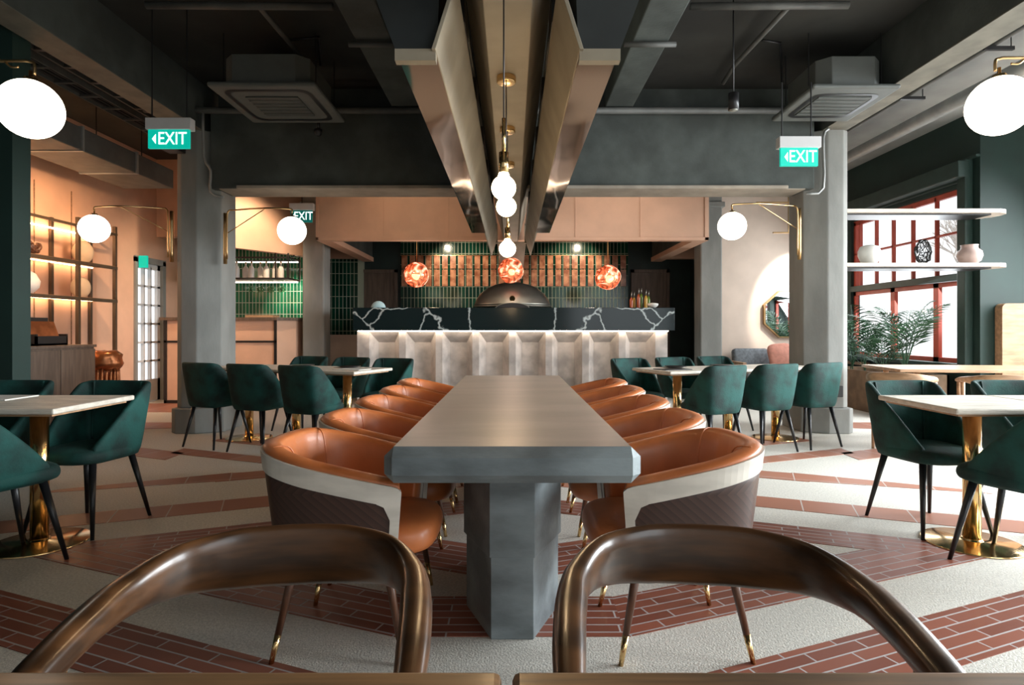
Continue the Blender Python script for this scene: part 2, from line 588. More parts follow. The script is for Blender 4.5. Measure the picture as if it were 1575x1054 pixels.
for s in (1, -1):
    poly_uv('floor_tile_band', [(s * x, y) for x, y in [(3.3, 3.1), (4.4, 2.66), (4.4, 2.95), (3.3, 3.4)]], 'tile_plain', -s * A)
    poly_uv('floor_tile_band', [(s * x, y) for x, y in [(3.0, 5.2), (4.6, 5.9), (4.6, 6.2), (3.0, 5.5)]], 'tile_plain', s * A)

# ---- ceiling and its beams
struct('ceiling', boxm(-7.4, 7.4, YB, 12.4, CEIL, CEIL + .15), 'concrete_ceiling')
for i, s in enumerate((-1, 1)):
    bm = bmesh.new()
    box(bm, min(s * 3.4, s * 3.66), max(s * 3.4, s * 3.66), YB, 8.6, 3.32, CEIL)
    struct('beam_%d' % (i + 1), bm, 'concrete_dark')
    bm = bmesh.new()
    box(bm, min(s * 3.4, s * 3.66), max(s * 3.4, s * 3.66), YB, 8.6, 3.312, 3.32)
    struct('beam_soffit_%d' % (i + 1), bm, 'beam_soffit')  # lit tone of the beam underside painted as a thin paler sheet
    struct('beam_%d' % (i + 3), boxm(min(s * 1.0, s * 1.3), max(s * 1.0, s * 1.3), YB, 6.55, 3.53, CEIL), 'concrete_dark', bevel=.01)
# header across the columns
struct('beam_5', boxm(-3.3, 3.3, 6.57, 6.95, 2.672, 3.5), 'concrete_dark', bevel=.008)
struct('beam_6', boxm(-3.3, 3.3, 6.75, 6.95, 3.5, CEIL), 'concrete_dark')
struct('beam_soffit_3', boxm(-3.2, 3.2, 6.57, 6.95, 2.662, 2.672), 'concrete_soffit')  # paler tan sheet paints the header's lit underside
bm = bmesh.new()
box(bm, -3.0, 3.0, 6.53, 6.57, 2.662, 2.70)
struct('beam_lip_1', bm, 'concrete_soffit', bevel=.008)

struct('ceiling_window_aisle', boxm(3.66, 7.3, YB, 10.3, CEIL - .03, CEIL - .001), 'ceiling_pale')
# ---- columns with plinths
for i, s in enumerate((-1, 1)):
    shaft = [(s * 3.69, 6.62), (s * 3.62, 6.57), (s * 3.45, 6.57), (s * 3.24, 6.70), (s * 3.24, 7.05), (s * 3.69, 7.05)]
    pl = [(s * 3.73, 6.58), (s * 3.65, 6.50), (s * 3.43, 6.50), (s * 3.18, 6.63), (s * 3.18, 7.1), (s * 3.73, 7.1)]
    col = sthing('column_%d' % (i + 1), (s * 3.45, 6.8, 0))
    bm = bmesh.new(); prism(bm, shaft if s > 0 else shaft[::-1], .27, 3.32); obj('shaft', bm, 'concrete_column', col, world=True, bevel=.01)
    bm = bmesh.new(); prism(bm, pl if s > 0 else pl[::-1], 0, .27); obj('plinth', bm, 'concrete_column', col, world=True, bevel=.012)
    # far pair
    col = sthing('column_%d' % (i + 3), (s * 3.13, 9.6, 0))
    obj('shaft', boxm(s * 3.13 - .17, s * 3.13 + .17, 9.45, 9.8, 0, CEIL), 'concrete_column', col, world=True, bevel=.02)
    obj('capital', boxm(s * 3.13 - .2, s * 3.13 + .2, 9.4, 9.83, 3.05, 3.13), 'concrete_column', col, world=True, bevel=.01)

# ---- outer walls
struct('wall_left', boxm(-5.8, -5.65, 4.62, 8.97, 0, CEIL), 'plaster_pink')
bm = bmesh.new()
box(bm, -5.8, -5.65, 9.76, 12.4, 0, CEIL); box(bm, -5.8, -5.65, 8.97, 9.76, 2.22, CEIL)
struct('wall_left_far', bm, 'plaster_pink')
struct('wall_left_pier', boxm(-7.25, -3.70, 4.45, 4.62, 0, CEIL), 'green_wall')
struct('wall_left_near', boxm(-7.4, -7.25, YB, 4.65, 0, CEIL), 'green_wall')
# pink wall over the bar niche
bm = bmesh.new()
box(bm, -5.65, -4.0, 9.55, 9.7, 2.6, CEIL)
struct('wall_bar_header', bm, 'plaster_pink')
def slab(p, q, t, z0, z1):
    """wall piece from plan point p to q"""
    bm = bmesh.new()
    d = Vector((q[0] - p[0], q[1] - p[1])); n = Vector((-d.y, d.x)).normalized() * t
    poly = [(p[0], p[1]), (q[0], q[1]), (q[0] + n.x, q[1] + n.y), (p[0] + n.x, p[1] + n.y)]
    if d.x * n.y - d.y * n.x < 0: poly = poly[::-1]
    prism(bm, poly, z0, z1)
    return bm
struct('wall_bar_fascia', slab((-4.25, 8.55), (-3.30, 9.95), .12, 2.33, CEIL), 'plaster_pink')
# back walls
struct('wall_back_left', boxm(-5.65, -3.32, 10.6, 10.75, 0, CEIL), 'green_dark')
struct('wall_back', boxm(-3.9, 3.9, 12.0, 12.15, 0, CEIL), 'green_dark')
struct('wall_kitchen_left', boxm(-4.0, -3.9, 10.75, 12.15, 0, CEIL), 'green_dark')
struct('wall_kitchen_right', boxm(3.55, 3.67, 10.42, 12.0, 0, CEIL), 'green_dark')
struct('wall_back_right', boxm(3.36, 5.79, 10.3, 10.42, 0, CEIL), 'plaster_pink_pale')
struct('wall_left_tile_ledge', boxm(-3.75, -2.92, 11.3, 12.0, 0, 1.03), 'plaster_pink_pale')
struct('wall_tiled_strip', boxm(-3.75, -2.95, 11.5, 12.0, 1.03, 2.9), 'tile_green')
bm = bmesh.new(); box(bm, -3.9, -2.75, 11.45, 11.6, 2.48, CEIL); box(bm, 2.75, 3.55, 11.45, 11.6, 2.48, CEIL)
struct('wall_kitchen_bulkhead', bm, 'fascia_pink')
# right side: window wall, facing wall, near glazing
WX = 5.64
bm = bmesh.new()
box(bm, WX, WX + .15, 7.25, 7.43, 0, CEIL); box(bm, WX, WX + .15, 10.02, 10.42, 0, CEIL)
box(bm, WX, WX + .15, 7.43, 10.02, 0, .69); box(bm, WX, WX + .15, 7.43, 10.02, 2.92, CEIL)
struct('wall_right', bm, 'green_wall')
struct('wall_right_facing', boxm(WX + .15, 7.3, 7.25, 7.4, 0, CEIL), 'green_wall')
bm = bmesh.new()      # near right wall with three tall openings (out of the photograph's frame)
for y0, y1 in ((YB, -2.2), (-.4, 0.0), (2.0, 2.4), (4.6, 5.0), (6.9, 7.25)):
    box(bm, 7.3, 7.45, y0, y1, 0, CEIL)
box(bm, 7.3, 7.45, YB, 7.25, 0, .25); box(bm, 7.3, 7.45, YB, 7.25, 3.3, CEIL)
struct('wall_right_near', bm, 'green_wall')
bm = bmesh.new()      # wall behind the camera: solid on one side, shopfront opening on the other
box(bm, -7.4, 1.8, YB - .15, YB, 0, CEIL); box(bm, 5.6, 7.4, YB - .15, YB, 0, CEIL)
box(bm, 1.8, 5.6, YB - .15, YB, 3.3, CEIL); box(bm, 1.8, 5.6, YB - .15, YB, 0, .2)
struct('wall_front', bm, 'white_wall')

# ---- window 1: red steel frames, many small panes above, three tall below
w = sthing('window_1', (WX, 8.7, 0))
zt, zm0, zm1, zb = 2.90, 1.85, 1.75, .69
bm = bmesh.new()
fx0, fx1 = WX + .05, WX + .10
y0, y1 = 7.43, 10.02
def fr(bm, ya, yb, za, zb_): box(bm, fx0, fx1, ya, yb, za, zb_)
fr(bm, y0, y1, zt - .05, zt + .02); fr(bm, y0, y1, zm1 - .06, zm1); fr(bm, y0, y1, zb, zb + .07)
fr(bm, y0, y0 + .05, zb, zt); fr(bm, y1 - .06, y1, zb, zt)
for yy in (9.0, 8.08): fr(bm, yy - .05, yy + .05, zb, zm1)
obj('window_frame', bm, 'red_frame', w, world=True)
bm = bmesh.new()
for yy in (9.86, 9.43, 9.01, 8.57, 8.09, 7.66): fr(bm, yy - .014, yy + .014, zm1, zt)
for zz in (2.375,): fr(bm, y0, y1, zz - .014, zz + .014)
obj('glazing_bars', bm, 'red_frame', w, world=True)
obj('transom', boxm(WX - .02, WX + .13, y0, y1, zm1, zm1 + .09), 'green_frame', w, world=True)
obj('window_sill', boxm(WX - .12, WX + .05, y0, y1, .65, .70), 'green_frame', w, world=True)
obj('window_pane', boxm(WX + .072, WX + .078, y0, y1, zb, zt), 'glass', w, world=True)
# window head box above it (roller housing)
for k, (xa, ya, xb, yb, nm) in enumerate(((7.32, -2.2, 7.4, -.4, 2), (7.32, 0, 7.4, 2.0, 3), (7.32, 2.4, 7.4, 4.6, 4), (7.32, 5.0, 7.4, 6.9, 5))):
    w = sthing('window_%d' % nm, (7.36, (ya + yb) / 2, 0))
    bm = bmesh.new()
    box(bm, xa, xb, ya, ya + .05, .25, 3.3); box(bm, xa, xb, yb - .05, yb, .25, 3.3)
    box(bm, xa, xb, ya, yb, .25, .31); box(bm, xa, xb, ya, yb, 3.24, 3.3); box(bm, xa, xb, ya, yb, 1.75, 1.82)
    box(bm, xa, xb, (ya + yb) / 2 - .02, (ya + yb) / 2 + .02, .25, 3.3)
    obj('window_frame', bm, 'red_frame', w, world=True)
# shopfront behind the camera
w = sthing('window_6', (2.2, YB, 0))
bm = bmesh.new()
for x in (1.8, 3.05, 4.3, 5.55): box(bm, x, x + .05, YB - .1, YB - .05, .2, 3.3)
obj('window_frame', bm, 'red_frame', w, world=True)

# green casing details on the window wall
bm = bmesh.new()
box(bm, WX - .10, WX, 7.36, 7.50, .69, 3.22)
struct('trim_1', bm, 'green_frame', bevel=.01)
struct('trim_2', boxm(WX - .05, WX, 7.45, 10.3, 2.97, 3.22), 'green_wall', bevel=.01)
struct('trim_3', boxm(WX - .05, WX + .01, 7.25, 10.3, 3.22, 3.25), 'green_frame')

# ---- door 1: white french door in the left wall
d = sthing('door_1', (-5.68, 9.5, 0))
bm = bmesh.new()
dx0, dx1 = -5.72, -5.67
ya, yb = 9.03, 9.68
zs = [.35 + i * .29 for i in range(7)]
box(bm, dx0, dx1, ya, ya + .07, 0.01, 2.15); box(bm, dx0, dx1, yb - .07, yb, .01, 2.15)
box(bm, dx0, dx1, ya, yb, .01, .35); box(bm, dx0, dx1, ya, yb, 2.07, 2.15)
for zz in zs[1:-1]: box(bm, dx0, dx1, ya, yb, zz - .015, zz + .015)
for yy in (ya + .24, ya + .41): box(bm, dx0, dx1, yy - .015, yy + .015, .35, 2.1)
obj('door_leaf', bm, 'plastic_white', d, world=True)
obj('door_pane', boxm(-5.70, -5.695, ya + .05, yb - .05, .35, 2.1), 'glass', d, world=True)
bm = bmesh.new(); box(bm, -5.76, -5.62, 8.97, 9.03, 0, 2.22); box(bm, -5.76, -5.62, 9.68, 9.76, 0, 2.22); box(bm, -5.76, -5.62, 8.97, 9.76, 2.15, 2.24)
obj('door_frame', bm, 'concrete_column', d, world=True)
# kitchen doors
for i, (xa, xb) in enumerate(((-3.1, -2.28), (2.36, 3.12))):
    d = sthing('door_%d' % (i + 2), ((xa + xb) / 2, 11.96, 0))
    obj('door_leaf', boxm(xa + .06, xb - .06, 11.95, 11.99, 0, 2.26), 'wood_greybrown', d, world=True)
    bm = bmesh.new(); box(bm, xa, xa + .06, 11.92, 12, 0, 2.32); box(bm, xb - .06, xb, 11.92, 12, 0, 2.32); box(bm, xa, xb, 11.92, 12, 2.26, 2.32)
    obj('door_frame', bm, 'wood_greybrown', d, world=True)

# ---- kitchen backsplash
bk = sthing('wall_backsplash', (0, 11.97, 0))
obj('tile_field', boxm(-2.22, 2.30, 11.96, 12.0, 1.0, 2.90), 'tile_green', bk, world=True)
bm = bmesh.new()
H1, H2, H3 = 2.60, 2.33, 1.99
x = -2.2
while x < 2.26:
    for za, zb_ in ((H2 + .008, H1), (H3, H2 - .008)):
        j = random.uniform(-.002, .002)
        box(bm, x, x + .112, 11.945 + j, 11.962, za, zb_)
    x += .161
obj('terracotta_tiles', bm, 'tile_terra', bk, world=True, bevel=.003)
obj('tile_shelf_edge', boxm(-2.22, 2.3, 11.93, 11.96, H1, H1 + .008), 'brass_dark', bk, world=True)

# ---- pink fascia hung above the counter
fs = sthing('wall_fascia', (0, 8.7, 2.42))
bm = bmesh.new()
box(bm, -2.84, 2.84, 8.70, 8.82, 2.42, CEIL)
obj('front_panel', bm, 'fascia_pink', fs, world=True)
bm = bmesh.new()
for s in (-1, 1): box(bm, min(s * 2.64, s * 2.84), max(s * 2.64, s * 2.84), 8.82, 11.45, 2.42, 2.5)
obj('return_edge', bm, 'fascia_pink', fs, world=True)
bm = bmesh.new()
for s in (-1, 1): box(bm, min(s * 2.66, s * 2.83), max(s * 2.66, s * 2.83), 8.82, 11.45, 2.5, CEIL)
obj('return_panel', bm, 'concrete_dark', fs, world=True)
bm = bmesh.new()
for px in (590, 690, 885, 985): 
    xx = (px - 788) * 8.7 / F
    box(bm, xx - .008, xx + .008, 8.692, 8.70, 2.47, CEIL)
box(bm, -2.84, 2.84, 8.685, 8.70, 2.42, 2.465); box(bm, -2.84, -2.80, 8.685, 8.70, 2.42, CEIL); box(bm, 2.78, 2.84, 8.685, 8.70, 2.42, CEIL)
obj('panel_trim', bm, 'fascia_pink', fs, world=True, bevel=.003)
# ================================================================== FURNITURE
def ushell(bm, path, zt, zb, th, taper=.86, zmax=.82, out=0., cx=0., cy=0., lip=0.):
    """U-shaped upholstered wall following path (list of (x,y)); zt: top height per point; th: thickness inwards"""
    m = len(path)
    rings = []
    for i in range(m):
        p = Vector(path[i]); t = (Vector(path[min(i + 1, m - 1)]) - Vector(path[max(i - 1, 0)])).normalized()
        n = Vector((t.y, -t.x))
        if n.dot(p - Vector((cx, cy))) < 0: n = -n
        top = zt[i]
        r = min(.02, (top - zb) * .3)
        prof = [(-th, zb + .005), (-th * .5, zb - .0), (0, zb + .01), (0, (zb + top) / 2), (0, top - r * 1.3), (-th * .18, top - r * .25), (-th * .5, top), (-th * .82, top - r * .25), (-th, top - r * 1.3), (-th, (zb + top) / 2)]
        ring = []
        if lip:
            prof[4] = (lip, top - r * 1.3); prof[5] = (lip * .6, top - r * .2); prof.insert(4, (0, top - r * 1.3 - .006))
        for d, z in prof:
            f = taper + (1 - taper) * (z - zb) / (zmax - zb)
            q = Vector((cx, cy)) + (p - Vector((cx, cy))) * f + n * (d + out)
            ring.append(bm.verts.new((q.x, q.y, z)))
        rings.append(ring)
    k = len(rings[0])
    for a, b in zip(rings, rings[1:]):
        for i in range(k):
            j = (i + 1) % k
            bm.faces.new((a[i], a[j], b[j], b[i]))
    bm.faces.new(rings[0][::-1]); bm.faces.new(rings[-1])

def spath(pts, k=4):
    full = pts + [(-x, y) for x, y in pts[::-1] if abs(x) > 1e-6]
    return [(v.x, v.y) for v in catmull([(x, y, 0) for x, y in full], k)]

# ---- green velvet dining chair, faces +y
def make_green_chair():
    t = thing('dining_chair', 'x', 'chair')
    path = spath([(-.212, .215), (-.228, .12), (-.238, .0), (-.242, -.11), (-.228, -.195), (-.175, -.232), (-.07, -.243), (0, -.244)], 4)
    m = len(path)
    zt = []
    for x, y in path:
        # arm line climbs from the seat front to the top of the back
        u = (.215 - y) / (.215 + .15)
        u = max(0, min(1, u))
        z = .475 + (.805 - .475) * (u ** 1.0)
        if y < -.15: z = .805 + .015 * min(1, (-.15 - y) / .08)
        zt.append(z)
    bm = bmesh.new(); ushell(bm, path, zt, .385, .045, taper=.80, cy=.03)
    obj('backrest', bm, 'velvet_green', t, smooth=True, subd=1)
    bm = bmesh.new(); cushion(bm, .405, .43, .39, .47, (0, .045), r=.03, power=.55, crown=.018)
    obj('seat', bm, 'velvet_green', t, smooth=True, subd=1)
    # piping down the two inner corners of the back
    for s in (-1, 1):
        obj('piping', tubem([(s * .158, -.190, .812), (s * .150, -.178, .72), (s * .135, -.152, .55), (s * .125, -.14, .47)], .006, 8, 3), 'velvet_green', t, smooth=True)
    for sx in (-1, 1):
        for sy in (-1, 1):
            bm = bmesh.new(); cyl(bm, (sx * .145, .02 + sy * .14, .40), (sx * .21, .02 + sy * .215, 0), .019, .0095, 14)
            obj('leg', bm, 'black_leg', t, smooth=True)
    return t
gc = make_green_chair(); gc_used = [False]
def green(x, y, rz, label, group):
    o = place(gc, gc_used[0], (x, y, 0), rz, label, group); gc_used[0] = True; return o

# ---- tub armchair, faces +y
def make_armchair():
    t = thing('armchair', 'x', 'armchair')
    base = [(-.262, .235), (-.288, .13), (-.298, .0), (-.288, -.12), (-.235, -.225), (-.14, -.285), (-.05, -.302), (0, -.304)]
    path = spath(base, 5)
    m = len(path)
    ztop = lambda y: .615 + (.728 - .615) * (max(0, min(1, (.235 - y) / .50)) ** .9)
    zt = [ztop(y) for x, y in path]
    # outer veneer shell
    zmax = .73
    bm = bmesh.new()
    uvd = {}
    rows = 6
    L = 0; grid = []
    for i in range(m):
        p = Vector(path[i])
        if i: L += (p - Vector(path[i - 1])).length
        col = []
        for j in range(rows + 1):
            z = .36 + (zt[i] - .05 - .36) * j / rows
            f = .86 + .14 * (z - .36) / (zmax - .36)
            v = bm.verts.new((p.x * f, p.y * f, z)); uvd[v] = (L, z - .36); col.append(v)
        grid.append(col)
    for a, b in zip(grid, grid[1:]):
        for j in range(rows): bm.faces.new((a[j], b[j], b[j + 1], a[j + 1]))
    uv = bm.loops.layers.uv.new('UVMap')
    for f in bm.faces:
        for l in f.loops: l[uv].uv = uvd[l.vert]
    o = obj('veneer_shell', bm, 'herringbone', t, smooth=True)
    md = o.modifiers.new('solid', 'SOLIDIFY'); md.thickness = .012; md.offset = 0
    # leather lining
    bm = bmesh.new(); ushell(bm, path, [z + .010 for z in zt], .37, .062, taper=.86, zmax=zmax, out=-.010, lip=.017)
    obj('backrest', bm, 'leather_orange', t, smooth=True, subd=1)
    # seams in the lining
    for s in (-1, 1):
        obj('seam', tubem([(s * .205, -.222, .73), (s * .17, -.188, .727), (s * .155, -.168, .69), (s * .14, -.15, .58), (s * .13, -.14, .47)], .0028, 6, 3), 'leather_orange', t, smooth=True)
    # pale wooden rim: up one arm front, round the back, down the other
    def q(i, z, o=.006):
        p = Vector(path[i]); a = Vector(path[max(i - 1, 0)]); b = Vector(path[min(i + 1, m - 1)])
        tt = (b - a).normalized(); n = Vector((tt.y, -tt.x))
        if n.dot(p) < 0: n = -n
        f = .86 + .14 * (z - .36) / (zmax - .36)
        return Vector((p.x * f + n.x * o, p.y * f + n.y * o, z)), n
    bm = bmesh.new()
    hb = .072
    k_in = 3
    E = [(0, .36, k_in - 1, .36), (0, .44, k_in - 1, .44), (0, .52, k_in - 1, .50), (0, .575, k_in, zt[k_in] - hb - .012), (0, zt[0] - .020, k_in + 1, zt[k_in + 1] - hb - .006), (1, zt[1] - .012, k_in + 1, zt[k_in + 1] - hb - .005)]
    E += [(i, zt[i] - .010, max(i, k_in + 1), zt[max(i, k_in + 1)] - hb - .005) for i in range(2, m - 2)]
    n_i = m - 1
    E = [e for e in E if not (e[0] > n_i - (k_in + 2))]
    Emir = [(n_i - a, b, n_i - c, d) for a, b, c, d in E if a <= k_in + 1]
    E += Emir[::-1]
    prev = None
    for a, za, c, zc in E:
        pa, na = q(a, za, .012); pc, nc = q(c, zc, .012)
        pa2, _ = q(a, za, -.018); pc2, _ = q(c, zc, -.012)
        cur = [bm.verts.new(v) for v in (pa, pc, pc2, pa2)]
        if prev:
            for k in range(4):
                j = (k + 1) % 4
                bm.faces.new((prev[k], prev[j], cur[j], cur[k]))
        else: bm.faces.new(cur)
        prev = cur
    bm.faces.new(prev[::-1])
    obj('rim', bm, 'rim_wood_pale', t, smooth=False, bevel=.004)
    # seat
    bm = bmesh.new(); cushion(bm, .43, .53, .345, .465, (0, .055), r=.045, power=.55, crown=.02)
    obj('seat', bm, 'leather_orange', t, smooth=True, subd=1)
    for sx in (-1, 1):
        for sy in (-1, 1):
            a = Vector((sx * .17, -.0 + sy * .15, .37)); b = Vector((sx * .215, -.0 + sy * .225, 0))
            k = a.lerp(b, .74)
            l = obj('leg', cylm(a, k, .017, .0115), 'walnut', t, smooth=True)
            obj('leg_tip', cylm(k, b, .0118, .0085), 'brass', l, smooth=True)
    return t
ac = make_armchair(); ac_used = False
ROWZ = [2.24, 2.87, 3.495, 4.12, 4.745]
names = ['nearest the camera', 'second from camera', 'middle of five', 'second from bar', 'closest to bar']
for side, (s, nm) in enumerate(((-1, 'bookshelf side of table'), (1, 'window side of table'))):
    for i, z in enumerate(ROWZ):
        j = [0.02, -.01, .01, -.01, .005][i] * s
        place(ac, ac_used, (s * .585, z, 0), (-PI / 2 if s < 0 else PI / 2) + j,
              'orange tub armchair with pale rim, ' + names[i] + ', ' + nm,
              'orange armchairs along the %s side of the concrete table' % ('left' if s < 0 else 'right'))
        ac_used = True

# ---- long concrete table
t = thing('concrete_table', 'long grey concrete dining table with chamfered slab top on faceted plinths', 'table', (0, 3.37, 0))
bm = boxm(-.405, .405, 1.87, 4.87, .645, .76)
o = obj('tabletop', bm, 'concrete_table', t, world=True)
md = o.modifiers.new('chamfer', 'BEVEL'); md.width = .03; md.segments = 1; md.limit_method = 'ANGLE'
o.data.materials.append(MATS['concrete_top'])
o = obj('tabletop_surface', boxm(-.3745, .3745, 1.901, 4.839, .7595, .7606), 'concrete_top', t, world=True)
for (ya, yb) in ((2.19, 2.95), (3.75, 4.5)):
    for z0, z1, k in ((0, .30, 1.0), (.30, .645, 1.06)):
        a, b = .078 * k, .187 * k
        e = .0 if k == 1 else .008
        poly = [(-a, ya - e), (a, ya - e), (b, ya + .27), (b, yb - .27), (a, yb + e), (-a, yb + e), (-b, yb - .27), (-b, ya + .27)]
        bm = bmesh.new(); prism(bm, poly, z0, z1)
        obj('pedestal', bm, 'concrete_table', t, world=True, bevel=.003)

# ---- square stone-topped tables on brass pedestals
def make_cafe_table(w=.62, d=.62):
    t = thing('cafe_table', 'x', 'table')
    o = obj('tabletop', boxm(-w / 2, w / 2, -d / 2, d / 2, .722, .75), 'travertine', t)
    md = o.modifiers.new('chamfer', 'BEVEL'); md.width = .008; md.segments = 2; md.limit_method = 'ANGLE'
    obj('tabletop_underside', boxm(-w / 2 + .03, w / 2 - .03, -d / 2 + .03, d / 2 - .03, .71, .722), 'oak', t)
    obj('pole', cylm((0, 0, .02), (0, 0, .71), .042, n=32), 'brass', t, smooth=True)
    obj('base', lathem([(0, 0), (.225, 0), (.23, .003), (.228, .009), (.05, .02), (.045, .03), (0, .03)], 64), 'brass', t, smooth=True, bevel=.001)
    return t
ct = make_cafe_table(); ct_used = False
def cafe(x, y, rz, label, group):
    global ct_used
    o = place(ct, ct_used, (x, y, 0), rz, label, group); ct_used = True; return o
TA = math.radians(22)
for s in (-1, 1):
    dv = Vector((-s * .927, -.375)); nv = Vector((-s * .375, .927))
    # s=-1: near-right corner of the row of three
    c0 = Vector((s * 1.42, 5.40))
    side = 'bar-counter niche' if s < 0 else 'sofa'
    for k, nm in enumerate(('end nearest concrete table', 'middle of three', 'beside the column')):
        c = c0 - dv * (.31 + .621 * k) + nv * .31
        cafe(c.x, c.y, -math.atan2(.375, .927) * (-s) , 'stone-topped brass cafe table before the ' + ('bar niche' if s < 0 else 'sofa') + ', ' + nm,
             'joined cafe tables before the ' + ('bar niche' if s < 0 else 'sofa'))
    # chairs with their backs to the camera
    where = 'before the bar niche' if s < 0 else 'before the sofa'
    rz_near = -math.atan2(nv.x, nv.y)
    for k, (X, Z) in enumerate(((1.80, 5.42), (2.37, 5.66), (2.90, 5.88))):
        green(s * X, Z, rz_near + (.06, -.03, .04)[k] * s, 'green velvet chair, back to the camera, %s, %s' % (where, ('innermost', 'middle one', 'outermost by the column')[k]), 'green chairs with backs to camera ' + where)
    for k, (X, Z) in enumerate(((1.33, 6.36), (1.86, 6.60), (2.40, 6.84))):
        green(s * X, Z, rz_near + PI + (.05, -.04, .03)[k], 'green velvet chair facing the camera, far table side, %s, %s' % (where, ('innermost', 'middle one', 'outermost')[k]), 'green chairs facing the camera ' + where)
    # near tables
    wd_ = 'by the green pier' if s < 0 else 'on window side'
    cafe(s * (2.50 if s < 0 else 2.43), 3.18, 0, 'stone-topped cafe table %s, the pair\'s fully visible one' % wd_, 'near cafe tables ' + wd_)
    cafe(s * (3.125 if s < 0 else 3.055), 3.18, 0, 'stone-topped cafe table %s, cut by the picture edge' % wd_, 'near cafe tables ' + wd_)
    green(s * (2.43 if s < 0 else 2.38), 3.48, PI + s * .12, 'large green velvet chair facing camera at near cafe table ' + wd_, 'near green chairs facing the camera ' + wd_)
    green(s * 3.03, 3.50, PI - s * .05, 'green velvet chair facing camera, behind edge-cut cafe table ' + wd_, 'near green chairs facing the camera ' + wd_)
    green(s * (2.48 if s < 0 else 2.44), 2.84, s * .48, 'green velvet chair in profile, cut by picture edge, ' + wd_, 'near green chairs seen from behind ' + wd_)

# ---- bow-back wooden chair, faces +y
def make_bow_chair(mat='walnut_bow'):
    t = thing('wooden_armchair', 'x', 'chair')
    pts = [(-.238, .235, .665), (-.243, .12, .678), (-.243, .0, .688), (-.232, -.10, .690), (-.185, -.19, .692), (-.10, -.238, .690), (0, -.25, .689)]
    pts = pts + [(-x, y, z) for x, y, z in pts[:-1][::-1]]
    cp = catmull(pts, 6)
    n = len(cp)
    hs = lerpl([.014, .024, .027, .034, .048, .058, .060, .058, .048, .034, .027, .024, .014], n)
    ws = lerpl([.018, .024, .026, .024, .018, .014, .013, .014, .018, .024, .026, .024, .018], n)
    bm = bmesh.new(); sweep(bm, cp, ws, hs, n=20, power=.8)
    obj('backrest', bm, mat, t, smooth=True)
    bm = bmesh.new(); cushion(bm, .46, .44, .42, .46, (0, .03), r=.015, power=.6, crown=.004)
    obj('seat', bm, mat, t, smooth=True)
    for sx in (-1, 1):
        obj('leg', cylm((sx * .235, .20, .665), (sx * .225, .215, 0), .018, .013), mat, t, smooth=True)
        obj('leg', cylm((sx * .240, .09, .67), (sx * .235, .07, 0), .018, .013), mat, t, smooth=True)
    return t
bc = make_bow_chair()
place(bc, False, (-.395, .93, 0), PI + .12, 'dark walnut chair with broad curved bow back, left of the table joint', 'walnut chairs at the foreground table')
place(bc, True, (.335, .93, 0), PI - .12, 'dark walnut chair with broad curved bow back, right of the table joint', 'walnut chairs at the foreground table')
# paler chairs by the window table
for k, (X, Y, rz) in enumerate(((3.55, 5.50, -.75), (4.25, 5.25, -.35))):
    o = copy_tree(bc)
    o.location = (X, Y, 0); o.rotation_euler = (0, 0, rz)
    for ch in o.children:
        ch.data = ch.data.copy(); ch.data.materials.clear(); ch.data.materials.append(MATS['oak'])
    o['label'] = 'pale oak bow-back chair at the window table, ' + ('beside the column' if k == 0 else 'nearer the green chair')
    o['group'] = 'oak chairs at the window table'

# ---- foreground table tops (two tables set side by side)
for k, (xa, xb) in enumerate(((-1.35, -.012), (.0, 1.35))):
    t = thing('wooden_table', 'oiled wood table edge crossing the bottom of the picture, %s the gap' % ('left of' if k == 0 else 'right of'), 'table', ((xa + xb) / 2, .2, 0), group='foreground wooden tables')
    bm = boxm(xa, xb, -.25, .672, .715, .75)
    obj('tabletop', bm, 'table_wood', t, world=True, bevel=.008)
    for lx in (xa + .1, xb - .1):
        for ly in (-.15, .48):
            obj('leg', cylm((lx, ly, .715), (lx, ly, 0), .025, .018), 'walnut', t, world=True, smooth=True)

# ---- window table
t = thing('window_table', 'long wooden table by the palms in front of the window', 'table', (4.75, 5.95, 0))
bm = bmesh.new(); box(bm, -1.05, 1.05, -.4, .4, .725, .755, xf(-.12))
obj('tabletop', bm, 'oak', t, bevel=.006)
for lx in (-.85, .85):
    for ly in (-.3, .3):
        v = xf(-.12) @ Vector((lx, ly, 0))
        obj('leg', cylm((v.x, v.y, 0), (v.x, v.y, .725), .022, .028), 'oak', t, smooth=True)
# booth back by the facing wall
t = thing('booth_seat', 'pale wood booth with rounded tall back against the dark green wall', 'bench', (6.4, 7.0, 0))
bm = bmesh.new()
prof = []
for a, b, cx, cz in ((PI, PI / 2, 5.87, 1.38), (PI / 2, 0, 7.1, 1.38)):
    for i in range(7):
        an = a + (b - a) * i / 6
        prof.append((cx + .06 * math.cos(an), cz + .06 * math.sin(an)))
prof = [(5.81, 0)] + prof + [(7.16, 0)]
extr(bm, prof, 7.13, 7.24)
obj('backrest', bm, 'oak', t, world=True)
obj('seat', boxm(5.85, 7.1, 6.7, 7.13, .38, .46), 'leather_orange', t, world=True, bevel=.02)
obj('base', boxm(5.88, 7.08, 6.75, 7.13, 0, .38), 'oak', t, world=True)

